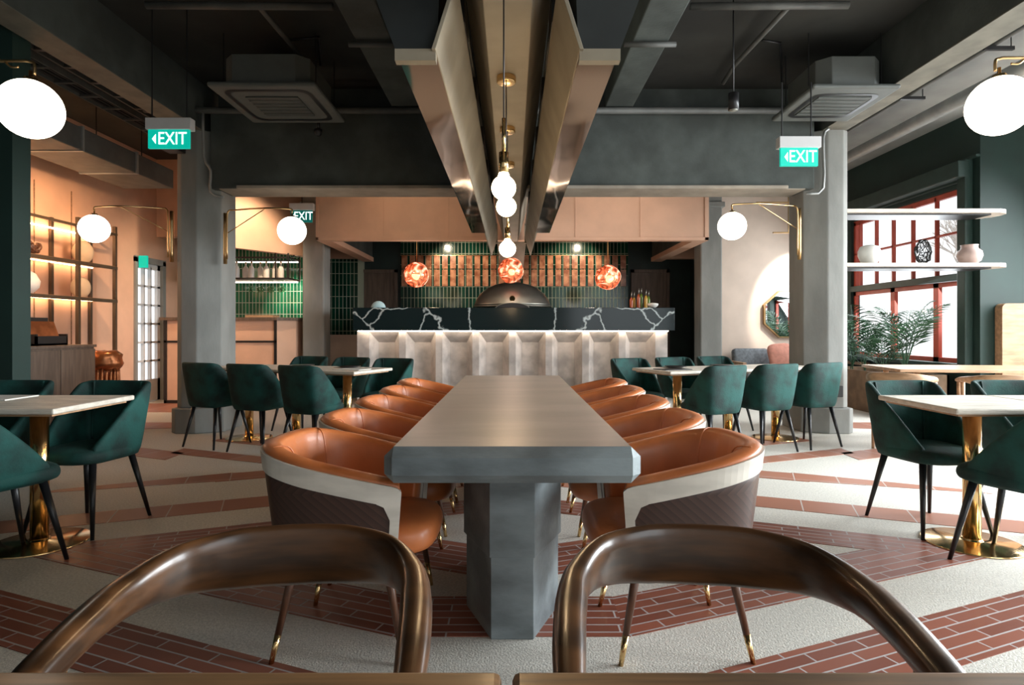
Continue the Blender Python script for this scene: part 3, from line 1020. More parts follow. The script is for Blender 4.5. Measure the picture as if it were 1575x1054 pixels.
# ---- sofa behind the column with cushions
t = thing('sofa', 'grey fabric sofa with timber frame beneath the octagonal mirror', 'sofa', (4.62, 9.82, 0))
bm = bmesh.new()
for k in range(3):
    xx = -.62 + k * .62
    bmesh.ops.create_cube(bm, size=1, matrix=Matrix.Translation((xx, .28, .60)) @ Matrix.Rotation(-.18, 4, 'X') @ Matrix.Diagonal((.60, .16, .42, 1)))
obj('backrest', bm, 'sofa_grey', t, bevel=.05, smooth=True)
bm = bmesh.new()
for k in range(3):
    xx = -.62 + k * .62
    bmesh.ops.create_cube(bm, size=1, matrix=Matrix.Translation((xx, -.05, .40)) @ Matrix.Diagonal((.60, .6, .14, 1)))
obj('seat', bm, 'sofa_grey', t, bevel=.04, smooth=True)
bm = bmesh.new()
for s in (-1, 1):
    box(bm, s * .97 - .03, s * .97 + .03, -.38, .38, .56, .61)
    for yy in (-.35, .33): box(bm, s * .97 - .025, s * .97 + .025, yy, yy + .05, 0, .56)
box(bm, -1, 1, .3, .36, .25, .33); box(bm, -1, 1, -.38, -.33, .25, .33)
obj('frame', bm, 'oak', t, bevel=.005)
bm = bmesh.new()
cushion(bm, .42, .42, -.05, .05, (0, 0), r=.045, power=.5, crown=.03)
bmesh.ops.transform(bm, matrix=Matrix.Translation((4.38, 9.80, .70)) @ Matrix.Rotation(PI / 2 - .3, 4, 'X') @ Matrix.Rotation(.1, 4, 'Z'), verts=bm.verts)
tag(obj('cushion', bm, 'pillow_pink', None, smooth=True), 'dusty pink square cushion leaning on the grey sofa', 'cushion')
bm = bmesh.new()
cushion(bm, .40, .40, -.05, .05, (0, 0), r=.045, power=.5, crown=.03)
bmesh.ops.transform(bm, matrix=Matrix.Translation((4.85, 9.74, .68)) @ Matrix.Rotation(PI / 2 - .4, 4, 'X') @ Matrix.Rotation(.3, 4, 'Z'), verts=bm.verts)
tag(obj('cushion', bm, 'sofa_grey', None, smooth=True), 'grey square cushion leaning on the sofa behind the column', 'cushion')
# octagonal mirror
t = thing('mirror', 'octagonal wall mirror in a deep frame above the sofa', 'mirror', (4.72, 10.28, 1.39))
def octo(r, cx=0, cz=0):
    return [(cx + r * .98 * math.cos(PI / 8 + i * PI / 4), cz + r * .90 * math.sin(PI / 8 + i * PI / 4)) for i in range(8)]
bm = bmesh.new(); extr(bm, octo(.48), -.05, .015); obj('frame', bm, 'brass_dark', t)
bm = bmesh.new(); extr(bm, octo(.455), -.056, -.05); obj('mirror_glass', bm, 'mirror', t)

# ---- hanging shelves by the window with vases
for k, (h, nm) in enumerate(((2.47, 'upper'), (1.865, 'lower'))):
    t = thing('hanging_shelf', '%s of two long rounded shelves hung across the window' % nm, 'shelf', (4.7, 6.95, h), group='shelves across the window')
    prof = [(3.74, 6.72), (5.45, 6.72)]
    for i in range(7):
        a = -PI / 2 + PI * i / 6
        prof.append((5.45 + .18 * math.cos(a), 6.93 + .21 * math.sin(a)))
    prof += [(5.45, 7.14), (3.74, 7.14)]
    bm = bmesh.new(); prism(bm, prof, h - .03, h + .012); obj('board', bm, 'rim_wood_pale', t, world=True, bevel=.006)
    bm = bmesh.new(); prism(bm, [(x, y) for x, y in [(3.74, 6.78), (5.40, 6.78), (5.40, 7.1), (3.74, 7.1)]], h - .048, h - .03); obj('underframe', bm, 'black_metal', t, world=True)
    bm = bmesh.new(); box(bm, 3.69, 3.75, 6.75, 6.80, h - .08, h + .08); obj('bracket', bm, 'black_metal', t, world=True)
h = 1.879
tag(obj('vase', lathem([(0, h), (.055, h), (.09, h + .03), (.118, h + .10), (.118, h + .15), (.095, h + .205), (.05, h + .222), (.045, h + .215), (.04, h + .19), (0, h + .19)], 28, (P(1337, 0, 6.93).x, 6.93, 0)), 'ceramic_white', None, smooth=True), 'rounded white vase on the lower window shelf near the column', 'vase')
tag(obj('vase', lathem([(0, h), (.06, h), (.11, h + .04), (.13, h + .10), (.12, h + .15), (.085, h + .18), (.082, h + .21), (.088, h + .225), (.075, h + .225), (.07, h + .18), (0, h + .17)], 32, (P(1491, 0, 6.93).x, 6.93, 0)), 'ceramic_blush', None, smooth=True), 'squat blush vase with a collar at the far end of lower window shelf', 'vase')
# pierced black vase
bm = bmesh.new()
sphere(bm, (0, 0, 0), 1, .095, .07, .135, 16)
bmesh.ops.rotate(bm, verts=bm.verts, matrix=Matrix.Rotation(.3, 3, 'Z'))
for v in bm.verts: v.co += Vector((random.uniform(-.01, .01), random.uniform(-.008, .008), random.uniform(-.012, .012)))
for f in list(bm.faces):
    pass
bmesh.ops.triangulate(bm, faces=bm.faces[:])
geom = [e for e in bm.edges if random.random() < .45]
bmesh.ops.dissolve_edges(bm, edges=geom[:90], use_verts=False)
for v in bm.verts:
    v.co += Vector((P(1420, 0, 6.93).x, 6.93, h + .148))
o = obj('vase', bm, 'ceramic_black', None, recalc=True)
md = o.modifiers.new('wire', 'WIREFRAME'); md.thickness = .014; md.use_even_offset = False
tag(o, 'black openwork sculptural vase in the middle of the lower window shelf', 'vase')

# ---- palms on a timber planter in front of the window
t = thing('planter', 'long timber planter box below the red window', 'planter', (5.1, 8.4, 0))
bm = bmesh.new()
x0, x1, y0, y1 = 4.85, 5.45, 7.5, 9.3
box(bm, x0, x1, y0, y0 + .03, 0, .56); box(bm, x0, x1, y1 - .03, y1, 0, .56); box(bm, x0, x0 + .03, y0, y1, 0, .56); box(bm, x1 - .03, x1, y0, y1, 0, .56)
obj('box', bm, 'soil_wood', t, world=True)
obj('soil', boxm(x0 + .03, x1 - .03, y0 + .03, y1 - .03, .40, .48), 'bark', t, world=True)
def palm(x, y, h, n, seed, label, spread=.42):
    random.seed(seed)
    t = thing('potted_palm', label, 'plant', (x, y, .48), group='palms in the window planter')
    bm = bmesh.new()
    for k in range(3):
        tube(bm, [(random.uniform(-.04, .04), random.uniform(-.04, .04), 0), (random.uniform(-.03, .03), random.uniform(-.03, .03), h * .25)], .008, 6)
    obj('stem', bm, 'leaf', t, smooth=True)
    bm = bmesh.new()
    for k in range(n):
        az = 2 * PI * k / n + random.uniform(-.35, .35)
        L = h * random.uniform(.75, 1.15)
        el = random.uniform(.8, 1.45)
        dirh = Vector((math.cos(az), math.sin(az), 0))
        pts = []
        for i in range(15):
            u = i / 14
            r = spread * L * u * math.cos(el) * 1.6 + .25 * spread * u * u * L
            z = L * (math.sin(el) * u - .38 * u ** 2.4)
            pts.append(dirh * r + Vector((0, 0, z + h * .08)))
        tube(bm, pts, .0035, 5)
        side = Vector((-dirh.y, dirh.x, 0))
        for i in range(4, 15):
            u = i / 14
            T = (pts[i] - pts[i - 1]).normalized()
            ll = .20 * math.sin(PI * min(1, (u * .9 + .12))) * h / .9 + .03
            for s in (-1, 1):
                dd = (side * s * .8 + T * .75 + Vector((0, 0, -.12))).normalized()
                b = pts[i]; wv = T * .011
                tip = b + dd * ll + Vector((0, 0, -ll * .15)); mid = b + dd * ll * .5 + Vector((0, 0, .006))
                vs = [bm.verts.new(b), bm.verts.new(mid - wv), bm.verts.new(tip), bm.verts.new(mid + wv)]
                bm.faces.new(vs)
    obj('frond', bm, 'leaf', t, recalc=False)['kind'] = 'stuff'
    random.seed(11)
palm(5.15, 9.10, 1.32, 13, 1, 'palm nearest the column in the window planter')
palm(5.12, 8.75, .95, 12, 2, 'lower middle palm between two taller palms in the planter')
palm(5.12, 8.30, .80, 12, 5, 'short arching palm just past the planter middle')
palm(5.10, 7.80, 1.35, 15, 3, 'dense tall palm nearest the green corner of the window', .46)

# ---- bookshelf with lit shelves along the left wall
t = thing('display_shelf', 'dark metal display shelving with lit timber shelves along the pink wall', 'shelving', (-5.45, 6.9, 0))
ysh0, ysh1 = 5.2, 8.04
XS = -5.30
for yy in (5.25, 7.34, 8.02):
    obj('post', boxm(XS - .02, XS + .02, yy - .02, yy + .02, 0, 2.50), 'bronze', t, world=True)
    obj('post', boxm(-5.645, -5.61, yy - .02, yy + .02, 0, 2.50), 'bronze', t, world=True)
for hh in (1.97, 1.53):
    s_ = obj('shelf', boxm(-5.64, XS + .02, ysh0, ysh1, hh - .015, hh), 'wood_shelf', t, world=True)
    obj('shelf_frame', boxm(XS, XS + .025, ysh0, ysh1, hh - .045, hh - .005), 'bronze', t, world=True)
    obj('light_strip', boxm(-5.60, -5.585, ysh0, ysh1 - .03, hh - .026, hh - .016), 'led_warm', t, world=True)
bm = bmesh.new(); box(bm, XS, XS + .025, ysh0, ysh1, 2.38, 2.41); box(bm, -5.64, XS, ysh1 - .03, ysh1, 2.38, 2.41)
obj('top_rail', bm, 'bronze', t, world=True)
obj('light_strip', boxm(-5.62, -5.60, ysh0, ysh1 - .03, 2.36, 2.375), 'led_warm', t, world=True)
bm = bmesh.new()
for yy in (5.9, 6.62, 7.1, 7.7): box(bm, -5.648, -5.64, yy - .005, yy + .005, .9, 2.9)
obj('panel_joint', bm, 'wood_shelf', t, world=True)
def disc_vase(x, y, z, r, mat, label):
    bm = bmesh.new(); sphere(bm, (0, 0, 0), 1, .05, r * .8, r, 28)
    for v in bm.verts: v.co.z = max(v.co.z, -r * .93)
    bmesh.ops.rotate(bm, verts=bm.verts, matrix=Matrix.Rotation(-.9, 3, 'Z'))
    for v in bm.verts: v.co += Vector((x, y, z + r * .93))
    tag(obj('vase', bm, mat, None, smooth=True), label, 'vase')
disc_vase(-5.44, 7.62, 1.973, .145, 'ceramic_beige', 'flat oval sand-coloured vase on the upper lit shelf')
disc_vase(-5.44, 7.58, 1.533, .135, 'ceramic_beige', 'flat oval sand-coloured vase on the second lit shelf')
tag(obj('vase', lathem([(0, 1.53), (.05, 1.53), (.11, 1.60), (.12, 1.67), (.08, 1.75), (.03, 1.785), (.028, 1.81), (0, 1.81)], 24, (-5.42, 6.72, .003)), 'ceramic_white', None, smooth=True), 'bulbous white vase on the second lit shelf beside the green pier', 'vase')
bm = bmesh.new()
for k in range(3):
    pts = [(-5.42 + .05 * math.cos(a * 2.1 + k), 6.78 + .09 * math.sin(a + k), 2.058 + .05 * math.sin(a * 1.7 + k * 2)) for a in [i * .8 for i in range(9)]]
    tube(bm, pts, .022, 10, 4)
tag(obj('knot_sculpture', bm, 'walnut', None, smooth=True), 'dark knotted wooden sculpture on the upper lit shelf', 'sculpture')

# ---- sideboard, box and stool at the left
t = thing('sideboard', 'grey-brown wooden sideboard below the lit shelves', 'sideboard', (-5.0, 6.3, 0))
obj('body', boxm(-5.25, -4.80, 5.3, 6.9, .04, .93), 'wood_greybrown', t, world=True)
obj('top', boxm(-5.27, -4.78, 5.28, 6.92, .93, .96), 'wood_greybrown', t, world=True, bevel=.004)
obj('plinth', boxm(-5.2, -4.85, 5.35, 6.85, 0, .04), 'black_metal', t, world=True)
for k in range(3):
    o_ = obj('door', boxm(-4.80, -4.785, 5.32 + k * .53, 5.32 + k * .53 + .52, .07, .91), 'wood_greybrown', t, world=True, bevel=.003)
t = thing('display_box', 'dark open box with slanted dividers standing on the sideboard', 'box', (-5.05, 6.45, .96))
bm = bmesh.new()
box(bm, -.12, .12, -.22, .22, 0, .02); box(bm, -.12, -.10, -.22, .22, 0, .30); box(bm, -.12, .12, -.22, -.20, 0, .12); box(bm, -.12, .12, .20, .22, 0, .12); box(bm, .10, .12, -.22, .22, 0, .10)
obj('box_body', bm, 'black_metal', t)
for k in range(4):
    bm = bmesh.new(); box(bm, -.005, .005, -.19, .19, 0, .24, Matrix.Translation((-.07 + k * .045, 0, .03)) @ Matrix.Rotation(-.35, 4, 'Y'))
    obj('divider', bm, 'copper_box' if k % 2 else 'walnut', t)
t = thing('carved_stool', 'carved dark wooden stool with ribbed sides beside the sideboard', 'stool', (-4.98, 7.35, 0))
bm = bmesh.new()
for k in range(20):
    a = 2 * PI * k / 20
    tube(bm, [(.16 * math.cos(a), .16 * math.sin(a), .0), (.15 * math.cos(a + .05), .15 * math.sin(a + .05), .4), (.14 * math.cos(a + .1), .14 * math.sin(a + .1), .66)], .017, 8, 3)
obj('rib', bm, 'copper_box', t, smooth=True)['kind'] = 'stuff'
bm = bmesh.new(); lathe(bm, [(0, .64), (.15, .64), (.19, .68), (.20, .72), (.17, .78), (.19, .83), (.12, .87), (0, .86)], 20)
for v in bm.verts: v.co += Vector((random.uniform(-.012, .012), random.uniform(-.012, .012), random.uniform(-.012, .012)))
obj('top', bm, 'copper_box', t, smooth=True)
obj('base', lathem([(0, 0), (.19, 0), (.19, .04), (0, .04)], 24), 'walnut', t)
# ================================================================== BAR, HOOD, LAMPS, SERVICES
# ---- pizza counter
t = thing('bar_counter', 'concrete counter with recessed faceted bays under a veined black marble top', 'counter', (0, 9.4, 0))
bm = bmesh.new()
W = .548
base = 9.0
xs = [(k - 4) * W for k in range(9)]
def quad(bm, pts): bm.faces.new([bm.verts.new(p) for p in pts])
ztp = 1.10
rw = .05
for k in range(8):
    a, b = xs[k] + rw, xs[k + 1] - rw
    ins, dep = .10, .20
    A0, B0 = (a, base, 0), (b, base, 0)
    at, bt = (a, base, ztp), (b, base, ztp)
    ai, bi = a + ins, b - ins
    zi = ztp - .165
    quad(bm, [A0, (ai, base + dep, 0), (ai, base + dep, zi), at])
    quad(bm, [(bi, base + dep, 0), B0, bt, (bi, base + dep, zi)])
    quad(bm, [(ai, base + dep, 0), (bi, base + dep, 0), (bi, base + dep, zi), (ai, base + dep, zi)])
    quad(bm, [at, (ai, base + dep, zi), (bi, base + dep, zi), bt])
for k in range(9):
    box(bm, xs[k] - rw, xs[k] + rw, base - .0, base + .3, 0, ztp)
box(bm, xs[0] - .13, xs[0] - rw, base, base + .3, 0, ztp); box(bm, xs[8] + rw, xs[8] + .13, base, base + .3, 0, ztp)
obj('counter_front', bm, 'counter_concrete', t, world=True, recalc=False)
obj('counter_body', boxm(-2.32, 2.32, 9.3, 9.85, 0, 1.10), 'counter_concrete', t, world=True)
obj('marble_top', boxm(-2.37, 2.41, 8.93, 9.9, 1.115, 1.455), 'marble_black', t, world=True, bevel=.004)
obj('light_strip', boxm(-2.30, 2.32, 8.945, 8.96, 1.10, 1.113), 'led_counter', t, world=True)
# ---- oven
t = thing('pizza_oven', 'domed steel pizza oven hood with round badge on the counter', 'oven', (0, 10.0, 1.455))
bm = bmesh.new()
pr = [(.64, .075), (.625, .10), (.60, .17), (.53, .27), (.42, .36), (.28, .42), (.12, .455), (.0, .46)]
lathe(bm, [(.60, 0), (.60, .07)] + pr, 48)
for v in bm.verts: v.co.y *= .75
obj('dome', bm, 'steel', t, smooth=True)
bm = bmesh.new()
lathe(bm, [(.60, .065), (.655, .045), (.66, .055), (.61, .085)], 48)
for v in bm.verts: v.co.y *= .75
obj('rim', bm, 'steel', t, smooth=True)
bm = bmesh.new(); n_ = 20
arc = [(.26 * math.cos(PI * i / n_), .09 * math.sin(PI * i / n_)) for i in range(n_ + 1)]
extr(bm, arc, -.52, -.40); obj('mouth', bm, 'black_metal', t)
bm = bmesh.new()
pts = [(.27 * math.cos(PI * i / n_), -.52, .095 * math.sin(PI * i / n_)) for i in range(n_ + 1)]
tube(bm, pts, .008, 8); obj('mouth_trim', bm, 'steel', t, smooth=True)
bm = bmesh.new(); cyl(bm, (0, -.47, .165), (0, -.43, .175), .045, n=24); obj('badge', bm, 'brass', t, smooth=False)
# chimney cover from the hood down to the oven
t = thing('oven_flue', 'tapered pale flue cover rising from the oven to the hood', 'flue', (0, 9.75, 1.93))
bm = bmesh.new()
lo, hi = [(-.155, 9.6), (.155, 9.6), (.155, 9.9), (-.155, 9.9)], [(-.31, 9.5), (.27, 9.5), (.27, 9.95), (-.31, 9.95)]
a = [bm.verts.new((x, y, 1.94)) for x, y in lo]; b = [bm.verts.new((x, y, 2.95)) for x, y in hi]
for i in range(4): bm.faces.new((a[i], a[(i + 1) % 4], b[(i + 1) % 4], b[i]))
bm.faces.new(a[::-1]); bm.faces.new(b)
obj('cover', bm, 'concrete_fin', t, world=True)

# ---- hanging central hood: V-beam, two splayed fins, two mirrored trays
CX = -.018
t = thing('ceiling_hood', 'long suspended baffle of splayed pale fins and mirrored copper trays above the table', 'hood', (CX, 5, 3.83))
def E_(prof, y0, y1):
    bm = bmesh.new(); extr(bm, [(CX + x, z) for x, z in prof], y0, y1); return bm
obj('center_beam', E_([(-.095, 2.38), (.095, 2.38), (.215, 2.80), (.215, CEIL), (-.215, CEIL), (-.215, 2.80)], 1.2, 8.55), 'concrete_fin', t, world=True, bevel=.004)
for s in (-1, 1):
    pr = [(.272, 2.19), (.288, 2.19), (.206, 2.45), (.19, 2.45)]
    pr = [(s * x, z) for x, z in pr]
    obj('fin', E_(pr if s > 0 else pr[::-1], 2.27, 8.6), 'concrete_fin', t, world=True, bevel=.002)
    # dark soffit between beam and fin, with black slots
    bm = bmesh.new(); extr(bm, [(CX + s * .2, 2.60), (CX + s * .29, 2.60), (CX + s * .29, 2.63), (CX + s * .2, 2.63)][::s], 1.2, 8.55)
    obj('slot_soffit', bm, 'dark_panel', t, world=True)
    for yy in (2.62, 3.5, 4.35, 5.2, 6.4):
        obj('clamp', boxm(min(CX + s * .19, CX + s * .235), max(CX + s * .19, CX + s * .235), yy, yy + .22, 2.47, 2.60), 'black_metal', t, world=True)
    # tray
    pr = [(.275, 2.195), (.428, 2.195), (.66, 2.80), (.25, 2.80)]
    pr = [(s * x, z) for x, z in pr]
    tr = obj('tray', E_(pr if s > 0 else pr[::-1], 2.33, 6.58), 'dark_panel', t, world=True)
    obj('mirror_panel', boxm(min(CX + s * .277, CX + s * .425), max(CX + s * .277, CX + s * .425), 2.36, 6.58, 2.187, 2.194), 'mirror_copper', tr, world=True)
    obj('tray_lip', boxm(min(CX + s * .274, CX + s * .43), max(CX + s * .274, CX + s * .43), 2.29, 2.33, 2.155, 2.20), 'concrete_fin', tr, world=True)
    bm = bmesh.new()
    for yy in (2.6, 6.3): cyl(bm, (CX + s * .45, yy, 2.8), (CX + s * .45, yy, CEIL), .008, n=8)
    obj('hanger_rod', bm, 'black_metal', t, world=True)
# end face closing the far end
bm = bmesh.new(); box(bm, CX - .29, CX - .19, 8.5, 8.55, 2.35, 2.63); box(bm, CX + .19, CX + .29, 8.5, 8.55, 2.35, 2.63)
obj('end_plate', bm, 'concrete_fin', t, world=True)

# ---- bare bulb pendants along the beam
def pendant(y, zc, r, label, zcan=2.38, x=-.03):
    t = thing('bulb_pendant', label, 'pendant lamp', (x, y, zcan), group='brass bulb pendants over the concrete table')
    obj('canopy', lathem([(0, 0), (.046, 0), (.048, -.006), (.048, -.03), (.044, -.034), (0, -.034)], 28), 'brass', t, smooth=True, bevel=.001)
    top = zc - zcan + r + .20
    obj('cord', cylm((0, 0, -.03), (0, 0, top), .0028, n=8), 'black_metal', t, smooth=True)
    obj('stem', cylm((0, 0, top), (0, 0, top - .13), .007, n=12), 'brass', t, smooth=True)
    obj('socket', cylm((0, 0, top - .12), (0, 0, top - .20), .017, n=20), 'brass', t, smooth=True)
    rr = r
    bm = bmesh.new(); lathe(bm, [(0, -rr)] + [(rr * math.sin(a), -rr * math.cos(a)) for a in [PI * i / 12 for i in range(1, 11)]] + [(.016, rr + .012), (0, rr + .012)], 24, (0, 0, zc - zcan))
    obj('bulb', bm, 'bulb_glow', t, smooth=True)
    l = bpy.data.lights.new('bulb_light', 'POINT'); l.energy = 9; l.color = (1, .66, .36); l.shadow_soft_size = r * 1.15
    lo_ = bpy.data.objects.new('bulb_light', l); C.objects.link(lo_); lo_.location = (x, y, zc); lo_['kind'] = 'helper'
pendant(2.10, EYE + 218 * 2.10 / F, .043, 'bare globe bulb on brass stem, largest and nearest of the row')
pendant(2.97, EYE + 189 * 2.97 / F, .050, 'bare globe bulb on brass stem, second of the row, glowing just below the first')
pendant(3.72, EYE + 124 * 3.72 / F, .052, 'bare globe bulb on brass stem hanging lowest above the copper lamp')
pendant(4.50, EYE + 124 * 4.50 / F, .052, 'bare globe bulb on brass stem hidden behind the lowest bulb')

# ---- copper blown pendants over the counter
for k, (px, py, nm) in enumerate(((641, 423, 'over the counter end by the tiled strip'), (786, 416, 'above the oven dome'), (935, 427, 'near the oil bottles'))):
    Z = 9.35
    p = P(px, py, Z)
    t = thing('copper_pendant', 'dimpled glowing copper globe pendant ' + nm, 'pendant lamp', (p.x, p.y, p.z), group='copper globe pendants over the counter')
    bm = bmesh.new()
    bmesh.ops.create_icosphere(bm, subdivisions=4, radius=.195)
    from mathutils import noise
    for v in bm.verts:
        n = noise.noise(v.co * 8 + Vector((k * 5, 0, 0)))
        v.co *= 1 + .09 * n
    obj('shade', bm, 'copper_lamp', t, smooth=True)
    obj('cord', cylm((0, 0, .19), (0, 0, CEIL - p.z), .006, n=8), 'brass_dark', t, smooth=True)
    l = bpy.data.lights.new('copper_pendant_light', 'POINT'); l.energy = 6; l.color = (1, .80, .62); l.shadow_soft_size = .22
    lo_ = bpy.data.objects.new('copper_pendant_light', l); C.objects.link(lo_); lo_.location = (p.x, p.y - .35, p.z - .1); lo_['kind'] = 'helper'

# ---- oil bottles, bowls on the counter
for k in range(6):
    x = P(971 + k * 5.6, 0, 9.3).x
    hgt = [.17, .17, .22, .23, .2, .19][k]
    t = thing('oil_bottle', 'small pouring bottle in the cluster on the marble counter, ' + ['outermost toward the oven, red oil', 'second from the oven, amber oil', 'third, tall with dark red oil', 'fourth, tallest, olive oil', 'fifth, olive oil', 'last, beside the white bowl'][k], 'bottle', (x, 9.3 + (k % 2) * .07, 1.455), group='oil bottles on the counter')
    obj('bottle_body', lathem([(0, 0), (.024, 0), (.026, .01), (.026, hgt * .75), (.012, hgt), (0, hgt)], 14), ['bottle_red', 'bottle_oil', 'bottle_red', 'bottle_green', 'bottle_oil', 'bottle_green'][k], t, smooth=True)
    obj('pourer', cylm((0, 0, hgt), (.008, 0, hgt + .09), .009, .005, n=8), 'steel', t, smooth=True)
tag(obj('bowl', lathem([(0, 1.455), (.03, 1.455), (.085, 1.50), (.09, 1.53), (.05, 1.54), (0, 1.545)], 20, (P(1004, 0, 9.3).x, 9.32, 0)), 'ceramic_white', None, smooth=True), 'small white heaped bowl beside the oil bottles', 'bowl')
bm = bmesh.new(); sphere(bm, (0, 0, 0), .115, 1, .5, 1, 28)
for v in bm.verts: v.co = Vector((v.co.x + P(582, 0, 9.3).x, v.co.y + 9.3, max(v.co.z, 0) + 1.456))
tag(obj('cloche', bm, 'plastic_blue', None, smooth=True), 'pale blue half-round dome on the dark counter end', 'cloche')

# ---- bar niche at the left
t = thing('service_bar', 'pink panelled service bar with dark trim between the grey columns', 'bar', (-4.3, 9.5, 0))
bm = bmesh.new(); prism(bm, [(-5.32, 9.2), (-3.6, 9.2), (-3.40, 9.45), (-3.40, 10.0), (-5.32, 10.0)], .0, 1.27)
obj('body', bm, 'plaster_pink', t, world=True)
bm = bmesh.new(); prism(bm, [(-5.36, 9.12), (-3.57, 9.12), (-3.36, 9.42), (-3.36, 10.05), (-5.36, 10.05)], 1.27, 1.315)
obj('worktop', bm, 'wood_greybrown', t, world=True)
bm = bmesh.new()
for xx in (-5.30, -3.62, -4.45): box(bm, xx - .02, xx + .02, 9.18, 9.2, 0, 1.27)
box(bm, -5.32, -3.6, 9.18, 9.2, .93, .96); box(bm, -5.32, -3.6, 9.18, 9.2, 0, .05)
obj('trim', bm, 'black_metal', t, world=True)
struct('wall_bar_tiles', boxm(-5.6, -3.34, 10.56, 10.6, 1.0, 2.6), 'tile_bar')
obj_ = struct('wall_niche_side', boxm(-3.45, -3.31, 10.06, 10.6, 0, 2.6), 'plaster_pink')
# hanging rack with bottles and glasses
t = thing('bar_rack', 'black framed hanging rack holding bottles over the service bar', 'rack', (-4.2, 9.7, 1.93))
bm = bmesh.new()
x0, x1, y0, y1 = -5.0, -3.52, 9.45, 9.95
for xx in (x0, x1, -4.7, -3.72):
    for yy in (y0, y1): box(bm, xx - .01, xx + .01, yy - .01, yy + .01, 1.92, 2.33)
for zz in (1.93, 2.26):
    box(bm, x0, x1, y0 - .01, y0 + .01, zz - .01, zz + .015); box(bm, x0, x1, y1 - .01, y1 + .01, zz - .01, zz + .015)
    box(bm, x0 - .01, x0 + .01, y0, y1, zz - .01, zz + .015); box(bm, x1 - .01, x1 + .01, y0, y1, zz - .01, zz + .015)
for xx in (x0, x1): box(bm, xx - .01, xx + .01, 9.69, 9.71, 2.3, 3.83)
obj('frame', bm, 'black_metal', t, world=True)
obj('shelf', boxm(x0, x1, y0, y1, 1.925, 1.94), 'wood_shelf', t, world=True)
obj('light_strip', boxm(x0 + .02, x1 - .02, y1 - .03, y1 - .01, 2.235, 2.25), 'led_white', t, world=True)
obj('light_strip', boxm(x0 + .02, x1 - .02, y1 - .03, y1 - .01, 1.90, 1.915), 'led_white', t, world=True)
first = None
for k in range(11):
    lab = 'clear bottle in the row on the hanging bar rack'
    if first is None:
        first = thing('liquor_bottle', lab, 'bottle', (0, 0, 0), group='bottles on the bar rack')
        obj('bottle_body', lathem([(0, 0), (.042, 0), (.045, .01), (.045, .15), (.03, .19), (.014, .21), (.014, .25), (0, .25)], 16), 'ceramic_white', first, smooth=True)  # opaque white stands in for light catching the clear glass
        obj('cap', cylm((0, 0, .25), (0, 0, .275), .016, n=10), 'brass', first, smooth=True)
        o = first
    else: o = copy_tree(first)
    o.location = (-4.88 + k * .118, 9.62 + (k % 2) * .06, 1.9425)
first = None
for k in range(7):
    lab = 'upside-down wine glass hanging below the bar rack'
    if first is None:
        first = thing('wine_glass', lab, 'glass', (0, 0, 0), group='hanging glasses under the bar rack')
        obj('bowl', lathem([(.008, -.09), (.034, -.12), (.038, -.15), (.03, -.19), (.028, -.19), (.035, -.15), (.031, -.12), (0, -.10)], 16), 'glass_bottle', first, smooth=True)
        obj('foot', lathem([(0, 0), (.034, -.003), (.034, -.006), (.006, -.012), (.005, -.09), (0, -.09)], 16), 'glass_bottle', first, smooth=True)
        o = first
    else: o = copy_tree(first)
    o.location = (-4.20 + k * .085, 9.66 + (k % 2) * .1, 1.924)
t = thing('tray', 'shallow pale tray on the service bar worktop', 'tray', (-3.95, 9.5, 1.315))
bm = bmesh.new(); box(bm, -.22, .22, -.12, .12, 0, .012); obj('tray_base', bm, 'oak', t)
bm = bmesh.new(); box(bm, -.22, .22, -.12, -.11, .012, .04); box(bm, -.22, .22, .11, .12, .012, .04); box(bm, -.22, -.21, -.11, .11, .012, .04); box(bm, .21, .22, -.11, .11, .012, .04); obj('tray_rim', bm, 'oak', t)

# ---- settings on the far tables
def plate(x, y, z, mat, label, grp):
    tag(obj('plate', lathem([(0, 0), (.06, 0), (.11, .012), (.112, .016), (.06, .006), (0, .006)], 28, (x, y, z)), mat, None, smooth=True), label, 'plate', grp)
for s, nm in ((-1, 'before the bar niche'), (1, 'before the sofa')):
    plate(s * 1.62, 5.98, .7505, 'ceramic_black', 'black dinner plate on the innermost cafe table ' + nm, 'black plates ' + nm)
    plate(s * 2.16, 6.22, .7505, 'ceramic_black', 'black dinner plate on the middle cafe table ' + nm, 'black plates ' + nm)
    bm = bmesh.new(); box(bm, -.15, .15, -.10, .10, .7505, .756, Matrix.Translation((s * 1.52, 5.70, 0)) @ Matrix.Rotation(s * .38, 4, 'Z'))
    tag(obj('menu_card', bm, 'paper' if s < 0 else 'black_metal'), ('pale' if s < 0 else 'dark') + ' menu card lying on the innermost cafe table ' + nm, 'menu')
bm = bmesh.new(); box(bm, -2.93, -2.70, 3.20, 3.43, .7505, .757)
tag(obj('menu_card', bm, 'paper'), 'white menu card at the picture edge on the cafe table by the green pier', 'menu')

# ---- globe lamps
def globe(c, R, label, arm, group='opal globe lamps on brass arms', power=16):
    t = thing('globe_lamp', label, 'wall lamp', c, group=group)
    bm = bmesh.new(); sphere(bm, (0, 0, 0), R, n=40)
    obj('globe', bm, 'globe_glow', t, smooth=True)
    obj('cap', lathem([(.03, R - .012), (.035, R - .004), (.03, R + .012), (.008, R + .018), (.008, R + .05), (0, R + .05)], 20), 'brass', t, smooth=True)
    base = Vector(c)
    for nm, pts, r in arm:
        obj(nm, tubem([Vector(p) - base for p in pts], r, 10, 4), 'brass_dark', t, smooth=True)
    return t
R = .146
